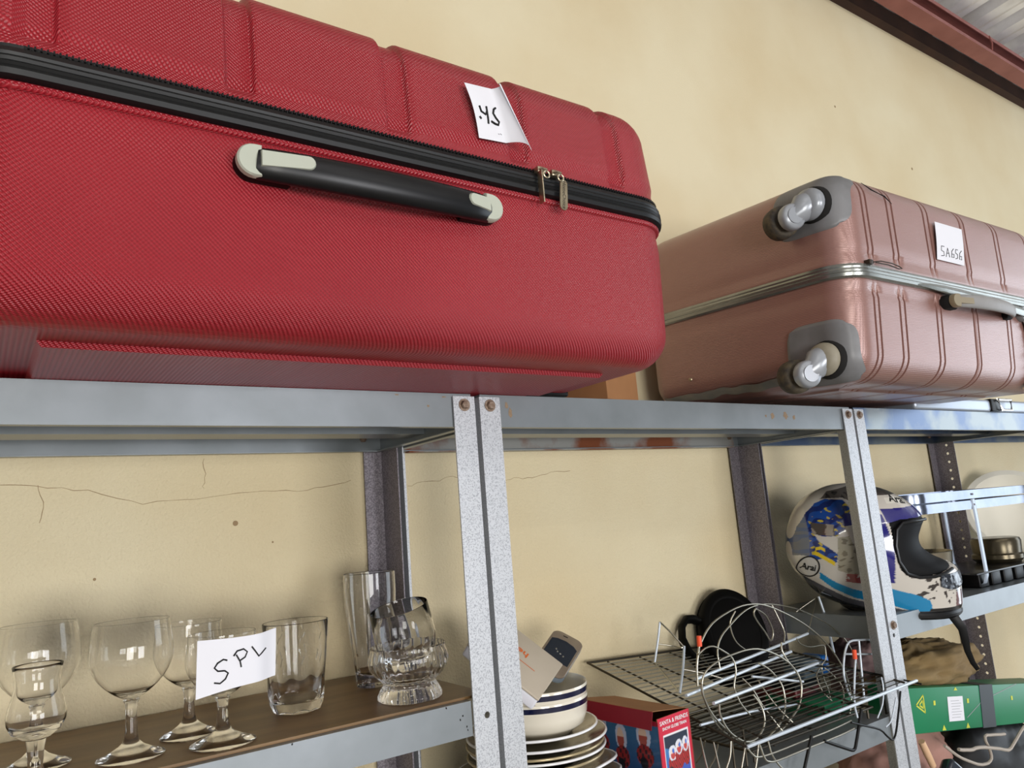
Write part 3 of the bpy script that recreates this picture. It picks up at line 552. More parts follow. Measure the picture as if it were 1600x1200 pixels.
# zip sliders and pulls
def ring(mb, c, R_, r_, M, n=16): mb.tube([M @ Vector((c[0] + R_ * math.cos(2 * PI * k / n), c[1] + R_ * math.sin(2 * PI * k / n), c[2])) for k in range(n)], r_, 6, closed=True)
sx0 = -0.026 - RC.x; sy = RY0 - RC.y - .006; sz = RZ - RB + .011
for k, dx in enumerate((-.009, .012)):
    mb = MB(); mb.bbox((sx0 + dx - .006, sy - .004, sz - .0035), (sx0 + dx + .006, sy + .006, sz + .0045), .0015, seg=2)
    mb.tube([(sx0 + dx - .004, sy - .004, sz), (sx0 + dx - .002, sy - .009, sz - .001), (sx0 + dx + .003, sy - .009, sz - .001), (sx0 + dx + .005, sy - .004, sz)], .0012, 6)
    so = obj('zip_slider', mb, M_brass, red)
    mb = MB(); M = basis((sx0 + dx + .001, sy - .010, sz - .008), (1, 0, 0), (0, 0, 1), (0, -1, 0)); ring(mb, (0, 0, 0), .0042, .0011, M)
    if k == 0:
        mb.bbox((sx0 + dx - .0075, sy - .012, sz - .044), (sx0 + dx - .0055, sy - .003, sz - .004), .0008, seg=2)
        obj('zip_pull', mb, M_brass, red)
    else:
        e = [(.0058 * math.cos(PI + PI * j / 10), .0058 * math.sin(PI + PI * j / 10) - .030) for j in range(11)] + [(.0052, .0), (.003, .003), (-.003, .003), (-.0052, 0)]
        M2 = Matrix.Translation((sx0 + dx + .006, sy - .0085, sz - .0125)) @ Matrix.Rotation(0.10, 4, 'Y'); prism(mb, e, 0.0008, -0.0008, M2, bev=.0003)
        po = obj('zip_pull', mb, M_brass, red)
        tb = text_bm('HomeChoice', .0072, lambda x, y: tuple(M2 @ Vector((y * 1.0 + .0002, -.00095, -x * .92 - .0165))))
        obj('engraved_lettering', tb, M_hole, po, smooth=False)
# curling paper tag taped to the upper shell
def tagpt(u, v):
    # u across, v down; right-hand edge curls up off the shell
    x0 = -0.131 - RC.x + u * .060 + v * .0145; z = 2.262 - RB - v * .064 + u * .004 - .012 * u * v * 0
    y = RY0 - RC.y - .0035
    if u > .62:
        t = (u - .62) / .38; x0 -= t * t * .020 * (1 - v * .2); y -= .020 * math.sin(t * 1.6) * (0.6 + .4 * v); x0 += .014 * v * t; z -= .016 * t * t * v
    y -= .004 * math.sin(PI * v) * (1 - u)
    return (x0, y, z)
mb = MB().grid(22, 16, tagpt, 0.0003); tg = obj('paper_tag', mb, M_paper, red, ang=80)
def tink(a, b_): p = tagpt(a, b_); return (p[0], p[1] - .0004, p[2])
ink = MB(); strokes(ink, [[(.16, .42), (.17, .52), (.26, .56), (.32, .48)], [(.33, .40), (.30, .60), (.28, .72)], [(.66 - .1, .38), (.50, .42), (.46, .50), (.50, .58), (.555, .64), (.52, .70), (.44, .69), (.36, .66)], [(.10, .62), (.13, .66)]], tink, .0014)
strokes(ink, [[(.47, .86), (.50, .87)], [(.52, .85), (.55, .87)]], tink, .0003)
obj('handwriting', ink, M_ink, tg, smooth=False)
# dark wheel recess strip under the right-hand end
mb = MB(); mb.bbox((0.085 - RC.x, -0.005 - RC.y, -.0002), (0.165 - RC.x, 0.16 - RC.y, 0.011), .004)
obj('base_stud', mb, M_black, red)

# --- rose gold suitcase
PX0, PX1, PY0, PY1 = 0.590, 1.345, -0.222, 0.262
PL, PW = PX1 - PX0, PY1 - PY0; PB = 1.953; PZ = 2.140; PT = 2.322
Mp = Matrix.Translation((PX0, PY0 + .04, PB)) @ Matrix.Rotation(math.radians(-1.0), 4, 'Z') @ Matrix.Rotation(math.radians(3.0), 4, 'X') @ Matrix.Translation((PL / 2, PW / 2 - .04, 0))
pink = thing('suitcase', 'scuffed rose-gold hard-shell suitcase lying with its grey wheels facing the red one', 'suitcase', (0, 0, 0), 'hard-shell suitcases on top of the shelving', M=Mp)
gxp = []
for g in (0.745, 0.868, 1.005, 1.143, 1.285):
    for d in (-.008, .008): gxp.append((g + d - PX0 - PL / 2, .0062))
for d in (-.010, .004): gxp.append((.668 + d - PX0 - PL / 2, .0062))
up = shell(PL, PW, PT - PZ - .009, 1, 0.052, 0.05, gxp, 0.0028, 0.006, PZ - PB + .009, gend=.022, taper=.004)
obj('upper_shell', up, M_pink, pink, ang=50)
lo = shell(PL, PW, PZ - PB - .012 - .003, -1, 0.052, 0.05, gxp, 0.0028, 0.006, PZ - PB - .012, gend=.022, taper=.004, step=(.05, .003))
obj('lower_shell', lo, M_pink, pink, ang=50)
M_gband = mat('silver_zip_band', (150, 152, 148), 0.26, 0.75, col2=(118, 118, 108), ns=12)
obj('zip_band', band(rrect_path(PL, PW, .052, PZ - PB), [(-.012, -.014), (.003, -.014), (.007, -.011), (.008, -.006), (.0055, -.0035), (.0065, 0), (.005, .003), (.0055, .006), (.003, .0105), (-.012, .011)]), M_gband, pink, ang=35)
# the unzipped flap of the band that sags away on the right
xm = lambda x: x - PX0 - PL / 2
sag = [(xm(0.78), -PW / 2 - .006, PZ - PB - .009)]
for k in range(1, 13): f = k / 12; sag.append((xm(.78) + f * .58, -PW / 2 - .008 - .006 * math.sin(PI * f), PZ - PB - .008 - .030 * f ** 1.3))
obj('loose_zip_tape', MB().tube(sag, [.001, .005, .0075] + [.0085] * (len(sag) - 3), 8, flat=(1.0, .35)), M_gband, pink, ang=60)
M_wpl = mat('grey_housing_plastic', (124, 124, 126), 0.38, col2=(98, 98, 98), ns=18, nmix=.7)
M_fork = mat('silver_grey_plastic', (150, 154, 160), 0.28, 0.2, spec=.6)
M_tyre = mat('worn_wheel_rubber', (52, 48, 44), 0.7, col2=(96, 84, 62), ns=90, nmix=.8)
M_dirt = mat('dusty_fork_plastic', (150, 144, 128), 0.5, col2=(112, 100, 76), ns=30)
def wheel(yc, zc, h, w_, dusty):
    # housing plate wraps the end face and the case corner
    y0, y1, z0, z1 = yc - w_ / 2, yc + w_ / 2, zc - h / 2, zc + h / 2
    def endx(y, z):
        """outer surface of the end of the case at local y, z (rounded corners included)"""
        R_ = .052; r_ = .05; hy = PW / 2 - R_
        x = -PL / 2
        rr = R_
        top = PT - PB; 
        if z > top - r_: d = min(1, (z - (top - r_)) / r_); ins = r_ * (1 - math.sqrt(max(0, 1 - d * d)))
        elif z < r_: d = min(1, (r_ - z) / r_); ins = r_ * (1 - math.sqrt(max(0, 1 - d * d)))
        else: ins = 0
        rr = R_ - ins
        if abs(y) > hy: d = min(.999, (abs(y) - hy) / max(rr, .002)); return -PL / 2 + R_ - rr * math.sqrt(max(0, 1 - d * d))
        return -PL / 2 + R_ - rr
    def pt(u, v):
        # rounded-square mapping
        a, c = 2 * u - 1, 2 * v - 1; k = 0.20
        yy = a * (1 - k * c ** 4 * abs(a) ** 3); zz = c * (1 - k * a ** 4 * abs(c) ** 3)
        y = yc + yy * w_ / 2; z = zc + zz * h / 2
        e = max(abs(a), abs(c)); return (endx(y, z) - (.0016 if e < .93 else -.003), y, z)
    ho = obj('wheel_housing', MB().grid(25, 25, pt, 0.0), M_wpl, pink, ang=60)
    # recessed swivel socket
    py = yc - w_ * .13; pz = zc - h * .02 + (.0 if not dusty else -.012)
    xb = -PL / 2
    S = Matrix.Translation((xb, py, pz)) @ Matrix.Scale(1.36, 4) @ Matrix.Translation((-xb, -py, -pz))
    def grow(mb): mb.v = [tuple(S @ Vector(p)) for p in mb.v]; return mb
    mb = MB(); mb.lathe([(0, .004), (.0215, .004), (.0235, .0015), (.0245, -.004)], 28, basis((xb, py, pz), (0, 1, 0), (0, 0, 1), (-1, 0, 0))); obj('swivel_ring', grow(mb), M_hole, ho)
    # swivelled fork: a dome that runs down to the axle cap
    ax = Vector((xb - .026, py + .017, pz - .016)) if not dusty else Vector((xb - .028, py + .014, pz - .018))
    mb = MB(); c0 = Vector((xb - .004, py, pz)); fm = M_dirt if dusty else M_fork
    mb.lathe([(.0205, -.002), (.0205, .004), (.0185, .009), (.014, .0125), (.007, .0140), (0, .0145)], 26, basis(c0, (0, 1, 0), (0, 0, 1), (-1, 0, 0)))
    fo = obj('fork', grow(mb), fm, ho, ang=60)
    Yd = Vector((-.55, -.75, .0)).normalized()  # outward face of the wheel
    Yd = Vector((-.34, -.93, -0.02)).normalized(); Zd = Vector((0, 0, 1)); Zd = (Zd - Yd * Yd.z).normalized(); Xd = Zd.cross(Yd)
    Mw = basis(ax, Xd, Zd, Yd)
    mb = MB(); mb.lathe([(0, .004), (.0145, .004), (.0165, .001), (.017, -.004), (.0165, -.008), (0, -.008)], 26, Mw @ Matrix.Translation((0, 0, .0085)))
    mb.tube([c0 + Vector((-.002, .001, 0)), c0 + Vector((-.010, .004, -.003)), c0.lerp(ax, .6) + Yd * .003, ax + Yd * .002], [.0172, .0172, .0150, .0118], 20, flat=(1, .85)); obj('fork_arm', grow(mb), M_fork, fo if False else ho, ang=60)
    mb = MB(); mb.lathe([(0, .0008), (.0092, .0008), (.0092, .0)], 24, Mw @ Matrix.Translation((0, 0, .0131))); mb.lathe([(.0092, .0012), (.0102, .0012), (.0102, 0)], 24, Mw @ Matrix.Translation((0, 0, .0129))); obj('axle_cap', grow(mb), M_fork, ho)
    mb = MB(); mb.lathe([(.010, .011), (.017, .0108), (.0205, .0085), (.0215, 0), (.0205, -.0085), (.017, -.0108), (.010, -.011)], 36, Mw @ Matrix.Translation((0, 0, -.019))); obj('wheel', grow(mb), M_tyre, ho, ang=50)
wheel(-PW / 2 + .068, PT - PB - .058, .104, .130, False)
wheel(-PW / 2 + .070, .056, .106, .122, True)
# carrying handle on the long side
hz = 2.108 - PB; hx0, hx1 = xm(0.878), xm(1.148); yf = -PW / 2
M_hgrip = mat('taupe_handle_plastic', (142, 140, 138), 0.5, col2=(112, 108, 104), ns=16); M_hcap = mat('khaki_handle_cap', (140, 128, 104), 0.35)
mb = MB(); e = arc_pts((hx0 + .012, hz), .013, PI / 2, 3 * PI / 2, 10) + [(hx0 + .032, hz - .013), (hx0 + .032, hz + .013)]; prism(mb, e, yf + .002, yf - .013, bev=.002); obj('handle_mount', mb, M_hole, pink); mb = MB()
e = arc_pts((hx1 - .012, hz), .013, -PI / 2, PI / 2, 10) + [(hx1 - .03, hz + .013), (hx1 - .03, hz - .013)]; prism(mb, e, yf + .002, yf - .008, bev=.002); obj('handle_mount', mb, M_hole, pink)
pp = [(hx0 + .016 + (hx1 - hx0 - .034) * k / 18, yf - .014 - .018 * math.sin(PI * k / 18) ** .7, hz + .001) for k in range(19)]
obj('handle', MB().tube(pp, [.012 + .0015 * math.sin(PI * k / 18) for k in range(19)], 14, flat=(1, .5)), M_hgrip, pink, ang=60)
mb = MB(); e = arc_pts((hx0 + .015, hz), .0125, PI / 2, 3 * PI / 2, 10) + [(hx0 + .022, hz - .0125), (hx0 + .024, hz - .006), (hx0 + .062, hz - .005), (hx0 + .062, hz + .006), (hx0 + .024, hz + .007), (hx0 + .022, hz + .0125)]
Mh = Matrix.Translation((hx0, 0, 0)) @ Matrix.Translation((0, yf, 0)) @ Matrix.Rotation(-.14, 4, 'Z') @ Matrix.Translation((-hx0, -yf, 0)); prism(mb, e, yf - .014, yf - .0235, Mh, bev=.001); obj('handle_cap', mb, M_hcap, pink)
# second mount with torn packing tape
mb = MB(); e = arc_pts((xm(1.195), hz + .004), .016, 0, 2 * PI, 20)[:-1]; prism(mb, e, yf + .002, yf - .010, bev=.002); obj('lock_boss', mb, M_wpl, pink)
M_tape = mat('brown_packing_tape', (150, 96, 52), 0.08, col2=(196, 170, 140), ns=26, nmix=.9, spec=.9, coat=.8)
def tp(u, v):
    x = xm(1.225) + (u - .5) * (.075 - .02 * v) + .022 * math.sin(v * 2.6); z = hz + .018 - v * .165
    yy = yf - .0035 - .004 * noise.noise(Vector((u * 4, v * 11, 1))) - .003 * noise.noise(Vector((u * 11, v * 26, 4)))
    if z < .05: d = (.05 - z) / .05; yy += .05 * (1 - math.sqrt(max(0, 1 - min(d, .999) ** 2)))
    return (x, yy, z)
obj('packing_tape', MB().grid(16, 48, tp, .0002), M_tape, pink, ang=25)
# white price sticker
lx0, lx1, lz0, lz1 = 0.889, 0.990, 2.186, 2.257
def lp(u, v): return (xm(lx0 + (lx1 - lx0) * u) - .008 * v, yf - .0015 + .0042 * 0 - .0012 * math.sin(PI * v), 2.2635 - PB - .074 * v)
pt_ = obj('paper_sticker', MB().grid(8, 8, lp, .0003), M_paper, pink, ang=60)
def li(u, v): p = lp(u, v); return (p[0], p[1] - .0004, p[2])
ink = MB(); strokes(ink, [[(.26, .62), (.16, .62), (.15, .74), (.24, .76), (.25, .86), (.15, .88)], [(.32, .88), (.38, .64), (.45, .87)], [(.35, .78), (.43, .77)], [(.60, .62), (.53, .70), (.53, .86), (.61, .85), (.61, .76), (.54, .77)],
    [(.76, .62), (.68, .62), (.67, .72), (.74, .74), (.75, .84), (.67, .87)], [(.90, .62), (.83, .70), (.82, .86), (.90, .86), (.90, .77), (.83, .78)]], li, .0008)
obj('handwriting', ink, M_ink, pt_, smooth=False)
# dark gouge by the top corner, end-face scuff, screw and loose zip pull
def fz(x): return 0
mb = MB().tube([(xm(.672), yf + .008, PT - PB - .020), (xm(.695), yf + .004, PT - PB - .030), (xm(.712), yf + .002, PT - PB - .034), (xm(.728), yf + .0005, PT - PB - .037), (xm(.748), yf - .0004, PT - PB - .048)], [.0004, .0012, .0008, .0013, .0004], 6); obj('gouge', mb, M_hole, pink)
M_scuff = mat('grey_scuffed_primer', (120, 120, 112), 0.7, col2=(160, 150, 130), ns=30)
def sc_(u, v):
    y = -.10 + u * .30; z = .018 + (v - .5) * .013 * (1 - .5 * noise.noise(Vector((u * 9, 2, v)))) + .004 * noise.noise(Vector((u * 7, 0, 0)))
    d = (.05 - z) / .05; x = -PL / 2 + .004 * (1 - z / .19) + .05 * (1 - math.sqrt(1 - min(d, .999) ** 2)) - .0012; return (x, y, z)
obj('scuff', MB().grid(30, 4, sc_, 0), M_scuff, pink)
mb = MB(); mb.lathe([(0, .002), (.003, .0015), (.004, 0)], 12, basis((-PL / 2 - .0005, .115, .052), (0, 1, 0), (0, 0, 1), (-1, 0, 0))); obj('screw', mb, M_brass, pink)
mb = MB(); zz = PZ - PB + .013; mb.bbox((xm(.640), yf - .010, zz - .004), (xm(.652), yf + .001, zz + .004), .001, seg=2)
mb.tube([(xm(.652), yf - .010, zz), (xm(.668), yf - .013, zz + .0025), (xm(.70), yf - .013, zz + .003), (xm(.725), yf - .012, zz + .001), (xm(.735), yf - .012, zz - .002), (xm(.725), yf - .012, zz - .004), (xm(.69), yf - .013, zz - .001), (xm(.655), yf - .012, zz - .001)], .0011, 6); obj('zip_pull', mb, mat('tarnished_brass', (70, 60, 52), .4, .6), pink)
# flat carton holding up the back edge of the rose-gold case
M_card = mat('brown_cardboard', (158, 112, 72), 0.8, col2=(140, 98, 62), ns=20)
t = thing('carton', 'flattened brown cardboard carton between the two suitcases on the top shelf', 'box', (0.40, 0.10, 1.9505))
mb = MB(); mb.box((-.10, .0, 0), (.17, .18, .0135), Matrix.Rotation(.35, 4, 'Z')); obj('folded_body', mb, M_card, t, smooth=False)
mb = MB(); mb.box((-.10, -.001, .0135), (.02, .0, .075), Matrix.Rotation(.35, 4, 'Z')); mb.box((-.1, 0, .0135), (-.099, .1, .06), Matrix.Rotation(.35, 4, 'Z')); obj('flap', mb, M_card, t, smooth=False)
# slim case with a buckle beneath the right-hand end
t = thing('slim_case', 'slim silver and black case with a buckle, under the right end of the rose-gold suitcase', 'case', (1.60, .08, 1.9505))
M_silv = mat('silver_fabric', (170, 178, 190), 0.35, .5)
mb = MB(); mb.bbox((-.42, -.085, 0), (.22, .16, .032), .008); obj('body', mb, M_silv, t)
mb = MB(); mb.bbox((-.05, -.089, .001), (.0, .10, .0335), .003); obj('strap', mb, M_black, t)
mb = MB(); q_ = [(-.010, -.095, .004), (.045, -.095, .004), (.052, -.094, .031), (-.022, -.094, .031)]; mb.tube(q_, .0035, 8, closed=True); obj('buckle', mb, M_chrome, t)
# ------------------------------------------------------------------ drinking glasses on the board
ZB = 1.5562
GG = 'drinking glasses on the left shelf'
def glass_obj(name, label, loc, outer, inner, parts=None, mod=None, n=64, M=None, cat='glass'):
    """outer: foot-to-rim profile, inner: rim-to-bottom profile"""
    if M is None: t = thing(name, label, cat, loc, GG)
    else: t = thing(name, label, cat, loc, GG, M=M)
    return t
def wine(label, x, y, H, rb, rr, zb, foot=.034, name='wine_glass'):
    t = thing(name, label, 'glass', (x, y, ZB), GG)
    # foot and stem
    f = [(0, .0), (foot - .002, .0), (foot, .0012), (foot - .001, .0025), (foot * .60, .0075), (.0125, .0120), (.0085, .0160), (.0066, .022), (.0056, .036), (.0054, zb - .010), (.0062, zb - .003), (.0085, zb + .0005), (0, zb + .0005)]
    obj('foot', MB().lathe(f, 40), M_glass, t, ang=70)
    # bowl: closed thin wall
    o = []; hb = H - zb; N = 22
    for k in range(N + 1):
        s = k / N; z = zb + .0008 + hb * s
        TB = ((0, .13), (.05, .30), (.10, .45), (.18, .63), (.28, .80), (.38, .91), (.48, .98), (.56, 1.0), (.70, .985), (.85, .945), (1.0, rr / rb))
        r = rb * TB[-1][1]
        for qa, qb in zip(TB, TB[1:]):
            if qa[0] <= s < qb[0]: r = rb * (qa[1] + (qb[1] - qa[1]) * (s - qa[0]) / (qb[0] - qa[0])); break
        o.append((max(r, .003), z))
    th = .0008; inn = [(max(r - th, .0005), z + (.004 * (1 - min(1, (z - zb) / .012)) if z - zb < .012 else 0)) for (r, z) in o]
    prof = [(0, zb + .0008)] + o + [(rr - th / 2, H + .0006)] + inn[::-1] + [(0, zb + .006)]
    obj('bowl', MB().lathe(prof, 64), M_glass, t, ang=70); return t
wine('clear stemmed wine glass at the far left edge, behind the small tulip glass', -0.503, 0.130, .146, .0415, .037, .062)
g2 = wine('clear stemmed wine glass with an empty round bowl, standing alone near the shelf front', -0.418, 0.082, .1405, .0425, .0385, .058)
wine('rear stemmed wine glass half hidden behind the paper label reading SPL', -0.349, 0.128, .1265, .039, .037, .052, .032)
g5 = wine('front stemmed wine glass that carries the white paper label reading SPL', -0.330, 0.052, .1175, .039, .0365, .048, .035)
# small tulip glass with short stem
t = thing('tulip_glass', 'small clear tulip-shaped liqueur glass in front at the far left', 'glass', (-0.508, 0.045, ZB), GG)
Ht = .1135; f = [(0, 0), (.026, 0), (.0275, .0012), (.026, .0025), (.014, .006), (.0085, .011), (.0065, .020), (.0075, .036), (.009, .044), (0, .044)]
obj('foot', MB().lathe(f, 36), M_glass, t, ang=70)
o = [(.006, .0442), (.014, .046), (.0215, .052), (.0255, .060), (.0262, .067), (.0245, .076), (.0215, .086), (.0200, .094), (.0202, .102), (.0216, .110), (.0222, Ht)]
obj('bowl', MB().lathe([(0, .0442)] + o + [(.0216, Ht + .0006)] + [(max(r - .0011, .0008), z + (.006 if z < .05 else .003 if z < .06 else 0)) for (r, z) in o[::-1]] + [(0, .051)], 48), M_glass, t, ang=70)
# faceted whisky tumbler
t = thing('tumbler', 'squat clear tumbler with thumb-cut facets round its base, right of the paper label', 'glass', (-0.216, 0.137, ZB), GG)
def fac(a, r, z, i):
    k = math.cos(PI / 9) / math.cos((a % (2 * PI / 9)) - PI / 9); e = max(0, 1 - abs(z - .022) / .024); return r * (1 - (1 - k) * min(1, e * 2.2))
o = [(.026, 0), (.030, .0015), (.0315, .005), (.034, .010), (.036, .022), (.0365, .038), (.0362, .046), (.0375, .060), (.0395, .085), (.0418, .110)]
inn = [(.0406, .110), (.0382, .085), (.0360, .060), (.0340, .040), (.0315, .020), (.026, .0135), (0, .0125)]
tb_ = obj('body', MB().lathe([(0, .001)] + o + [(.0412, .1107)] + inn, 72, mod=lambda a, r, z, i: fac(a, r, z, i) if i < 11 else r), M_glass, t, ang=40)
cut = MB()
for k in range(9):
    a = PI * 2 * k / 9 + .3
    for (dz, da, l) in ((.088, .0, .008), (.094, .10, .006), (.064, -.12, .012), (.060, .06, .010)):
        r_ = .0377 + (dz - .06) * .085
        cut.tube([(r_ * math.cos(a + da), r_ * math.sin(a + da), dz), ((r_ + .0004) * math.cos(a + da + .08), (r_ + .0004) * math.sin(a + da + .08), dz + l)], .0005, 4)
obj('cut_pattern', cut, M_glass, t)
# tall highball
t = thing('highball_glass', 'tall slim clear highball glass behind the footed bowl', 'glass', (-0.083, 0.196, ZB), GG)
o = [(.0235, 0), (.0255, .002), (.0262, .014), (.0275, .022), (.0300, .045), (.0335, .075), (.0365, .105), (.0380, .130), (.0378, .158)]
def fac2(a, r, z, i): k = math.cos(PI / 10) / math.cos((a % (2 * PI / 10)) - PI / 10); e = max(0, 1 - max(0, z - .05) / .06); return r * (1 - (1 - k) * e)
obj('body', MB().lathe([(0, .001)] + o + [(.0372, .1587)] + [(.0366, .158), (.0368, .130), (.0352, .105), (.0322, .075), (.0286, .045), (.025, .022), (.018, .0165), (0, .016)], 70, mod=lambda a, r, z, i: fac2(a, r, z, i) if i < 10 else r), M_glass, t, ang=40)
# ribbed footed bowl with a tumbler resting in it
t = thing('footed_bowl', 'small round footed glass bowl with fine swirled ribs and a tumbler resting in it', 'bowl', (-0.089, 0.070, ZB), GG)
def rib(a, r, z, i): return r * (1 + .016 * math.sin(30 * a + z * 55)) if i in range(2, 13) else r
o = [(.039, 0), (.0415, .002), (.0415, .006), (.037, .0145), (.0335, .020), (.036, .0245), (.044, .031), (.0505, .040), (.0525, .049), (.0508, .058), (.0485, .0645), (.0490, .0665)]
obj('body', MB().lathe([(0, .004)] + o + [(.0484, .0675)] + [(.0479, .0665), (.0475, .0645), (.0497, .058), (.0513, .049), (.0493, .0405), (.0428, .0322), (.0345, .0268), (0, .0250)], 180, mod=rib), M_glass, t, ang=60)
Mt = Matrix.Translation((-0.0845, 0.070, ZB + .0405)) @ Matrix.Rotation(math.radians(-13), 4, 'Y') @ Matrix.Rotation(math.radians(4), 4, 'X')
t = thing('tumbler', 'clear tapering tumbler lying tilted inside the ribbed footed bowl', 'glass', (0, 0, 0), GG, M=Mt)
Mt_ = Matrix.Identity(4)
o = [(.018, 0), (.0225, .0012), (.0245, .006), (.0330, .025), (.0375, .045), (.0395, .062), (.0400, .078)]
o = [(.020, 0), (.0255, .0012), (.0285, .006), (.0370, .022), (.0405, .038), (.0398, .055), (.0385, .078)]
obj('body', MB().lathe([(0, .001)] + o + [(.0379, .0787)] + [(r - .0009, z if z > .01 else z + .008) for (r, z) in o[::-1] if z > .005] + [(0, .010)], 72, mod=lambda a, r, z, i: r * (1 + .006 * math.sin(18 * a)) if 2 < i < 7 else r), M_glass, t, ang=60)
# paper label bridging between the two
def lab(u, v):
    a0 = (-0.3655, 0.012, 1.6735); a1 = (-0.2750, 0.020, 1.6745); b0 = (-0.368, 0.010, 1.6145); b1 = (-0.277, 0.020, 1.6225)
    if True:
        p = [(a0[i] * (1 - u) + a1[i] * u) * (1 - v) + (b0[i] * (1 - u) + b1[i] * u) * v for i in range(3)]
    p[2] += -.004 * math.sin(PI * u) * (1 - v) + .0015 * math.sin(PI * 1.3 * u); p[1] -= .006 * math.sin(PI * u) * .6; p[1] += .012 * sstep(.7, 1, u)
    return tuple(p)
t = tag(obj('paper_label', MB().grid(20, 12, lab, .0003), M_paper, ang=80), 'white paper label hand-lettered SPL, stuck on the front wine glass', 'label')
def labi(u, v): p = lab(u, v); return (p[0], p[1] - .0005, p[2])
ink = MB(); strokes(ink, [[(.345, .43), (.30, .40), (.235, .45), (.20, .53), (.24, .60), (.32, .62), (.36, .68), (.33, .78), (.27, .84), (.20, .80)],
    [(.45, .35), (.50, .50), (.515, .62)], [(.42, .37), (.46, .28), (.54, .26), (.585, .33), (.56, .43), (.50, .48)],
    [(.64, .24), (.69, .36), (.735, .47), (.78, .42), (.84, .35)]], labi, .00095)
obj('handwriting', ink, M_ink, t, smooth=False)

# ------------------------------------------------------------------ crockery on the middle shelf
ZS = 1.3482
M_cer = mat('cream_glazed_ceramic', (226, 220, 204), 0.12, col2=(214, 206, 190), ns=6, coat=.5)
M_cerg = mat('taupe_glazed_ceramic', (150, 140, 118), 0.15, col2=(140, 130, 108), ns=6, coat=.4)
M_navy = mat('navy_glaze', (14, 18, 52), 0.12, coat=.5)
M_white = mat('white_glaze', (232, 232, 234), 0.1, coat=.6)
PC = (0.150, 0.132)
# squarish plates, corners pointing sideways
def sqplate(i, z, half, rot, label, m=M_cerg):
    t = thing('square_plate', label, 'plate', (PC[0] + .004 * i, PC[1] - .002 * i, z), 'square plates at the bottom of the stack')
    mb = MB(); n = 64; rings = [(0, .0), (.45, .0), (.60, .002), (.80, .009), (.97, .0165), (1.0, .0185), (.985, .0192), (.93, .0168), (.78, .0115), (.6, .0052), (.45, .0035), (0, .0035)]
    vs = []; fs = []; m_ = len(rings)
    for k in range(n):
        a = 2 * PI * k / n; ca, sa = math.cos(a), math.sin(a); p = 5.2
        s = (abs(ca) ** p + abs(sa) ** p) ** (-1 / p); s = .35 + .65 * s if False else s
        for (f, zz) in rings:
            e = 1 if f > .5 else 0; ss = s * e + 1 * (1 - e) if f <= .5 else 1 + (s - 1) * min(1, (f - .4) / .3)
            x, y = half * f * ca * ss, half * f * sa * ss; c_, s_ = math.cos(rot), math.sin(rot); vs.append((x * c_ - y * s_, x * s_ + y * c_, zz))
    for k in range(n):
        j = (k + 1) % n
        for i_ in range(m_ - 1): fs.append((k * m_ + i_, j * m_ + i_, j * m_ + i_ + 1, k * m_ + i_ + 1))
    mb.add(vs, fs); obj('plate_body', mb, m, t, ang=60)
    # white rim
    rp = []
    for k in range(n):
        a = 2 * PI * k / n; ca, sa = math.cos(a), math.sin(a); s = (abs(ca) ** 5.2 + abs(sa) ** 5.2) ** (-1 / 5.2); x, y = half * ca * s, half * sa * s; c_, s_ = math.cos(rot), math.sin(rot); rp.append((x * c_ - y * s_, x * s_ + y * c_, .0178))
    obj('rim', MB().tube(rp, .0022, 8, closed=True), M_white, t, ang=80)
rot = PI / 4 - .60
for i, (dz, lab_) in enumerate(((0.0, 'lowest of the four grey-brown square plates under the round plates'), (.0135, 'second from the bottom of the four grey-brown square plates'), (.027, 'third from the bottom of the four grey-brown square plates'), (.044, 'topmost grey-brown square plate with a white rim, its corner sticking out to the right'))):
    sqplate(3 - i, ZS + dz, .098, rot + .05 * (i - 1), lab_)
def rplate(z, r, dx, dy, label, h=.017, m=M_cer, rm=M_white):
    t = thing('round_plate', label, 'plate', (PC[0] + dx, PC[1] + dy, z), 'round plates in the stack')
    p = [(0, 0), (r * .55, 0), (r * .62, .0015), (r * .82, h * .55), (r * .98, h * .95), (r, h), (r * .99, h + .0012), (r * .95, h - .0005), (r * .8, h * .66), (r * .62, .0048), (r * .55, .0035), (0, .0035)]
    obj('plate_body', MB().lathe(p, 64), m, t, ang=60); obj('rim', MB().tube([(r * math.cos(2 * PI * k / 56), r * math.sin(2 * PI * k / 56), h) for k in range(56)], .002, 8, closed=True), rm, t, ang=80)
zz = ZS + .034
M_gold = mat('gold_rim', (186, 170, 134), 0.25, .5)
zz = ZS + .062
rplate(zz, .103, -.004, -.002, 'lowest round plate in the stack, thin gold-edged rim', m=M_cerg, rm=M_gold)
rplate(zz + .008, .103, .002, 0, 'second-lowest round plate in the stack, above the gold-edged one', m=M_cerg)
rplate(zz + .016, .104, -.003, -.001, 'third round plate up with a fine dark line below its rim', m=M_cer, rm=M_gold)
rplate(zz + .026, .106, .001, -.001, 'second-from-top round cream plate with a thick white rim', m=M_cerg)
rplate(zz + .039, .096, -.002, 0, 'topmost round cream plate directly under the two striped bowls', h=.016, m=M_cerg)
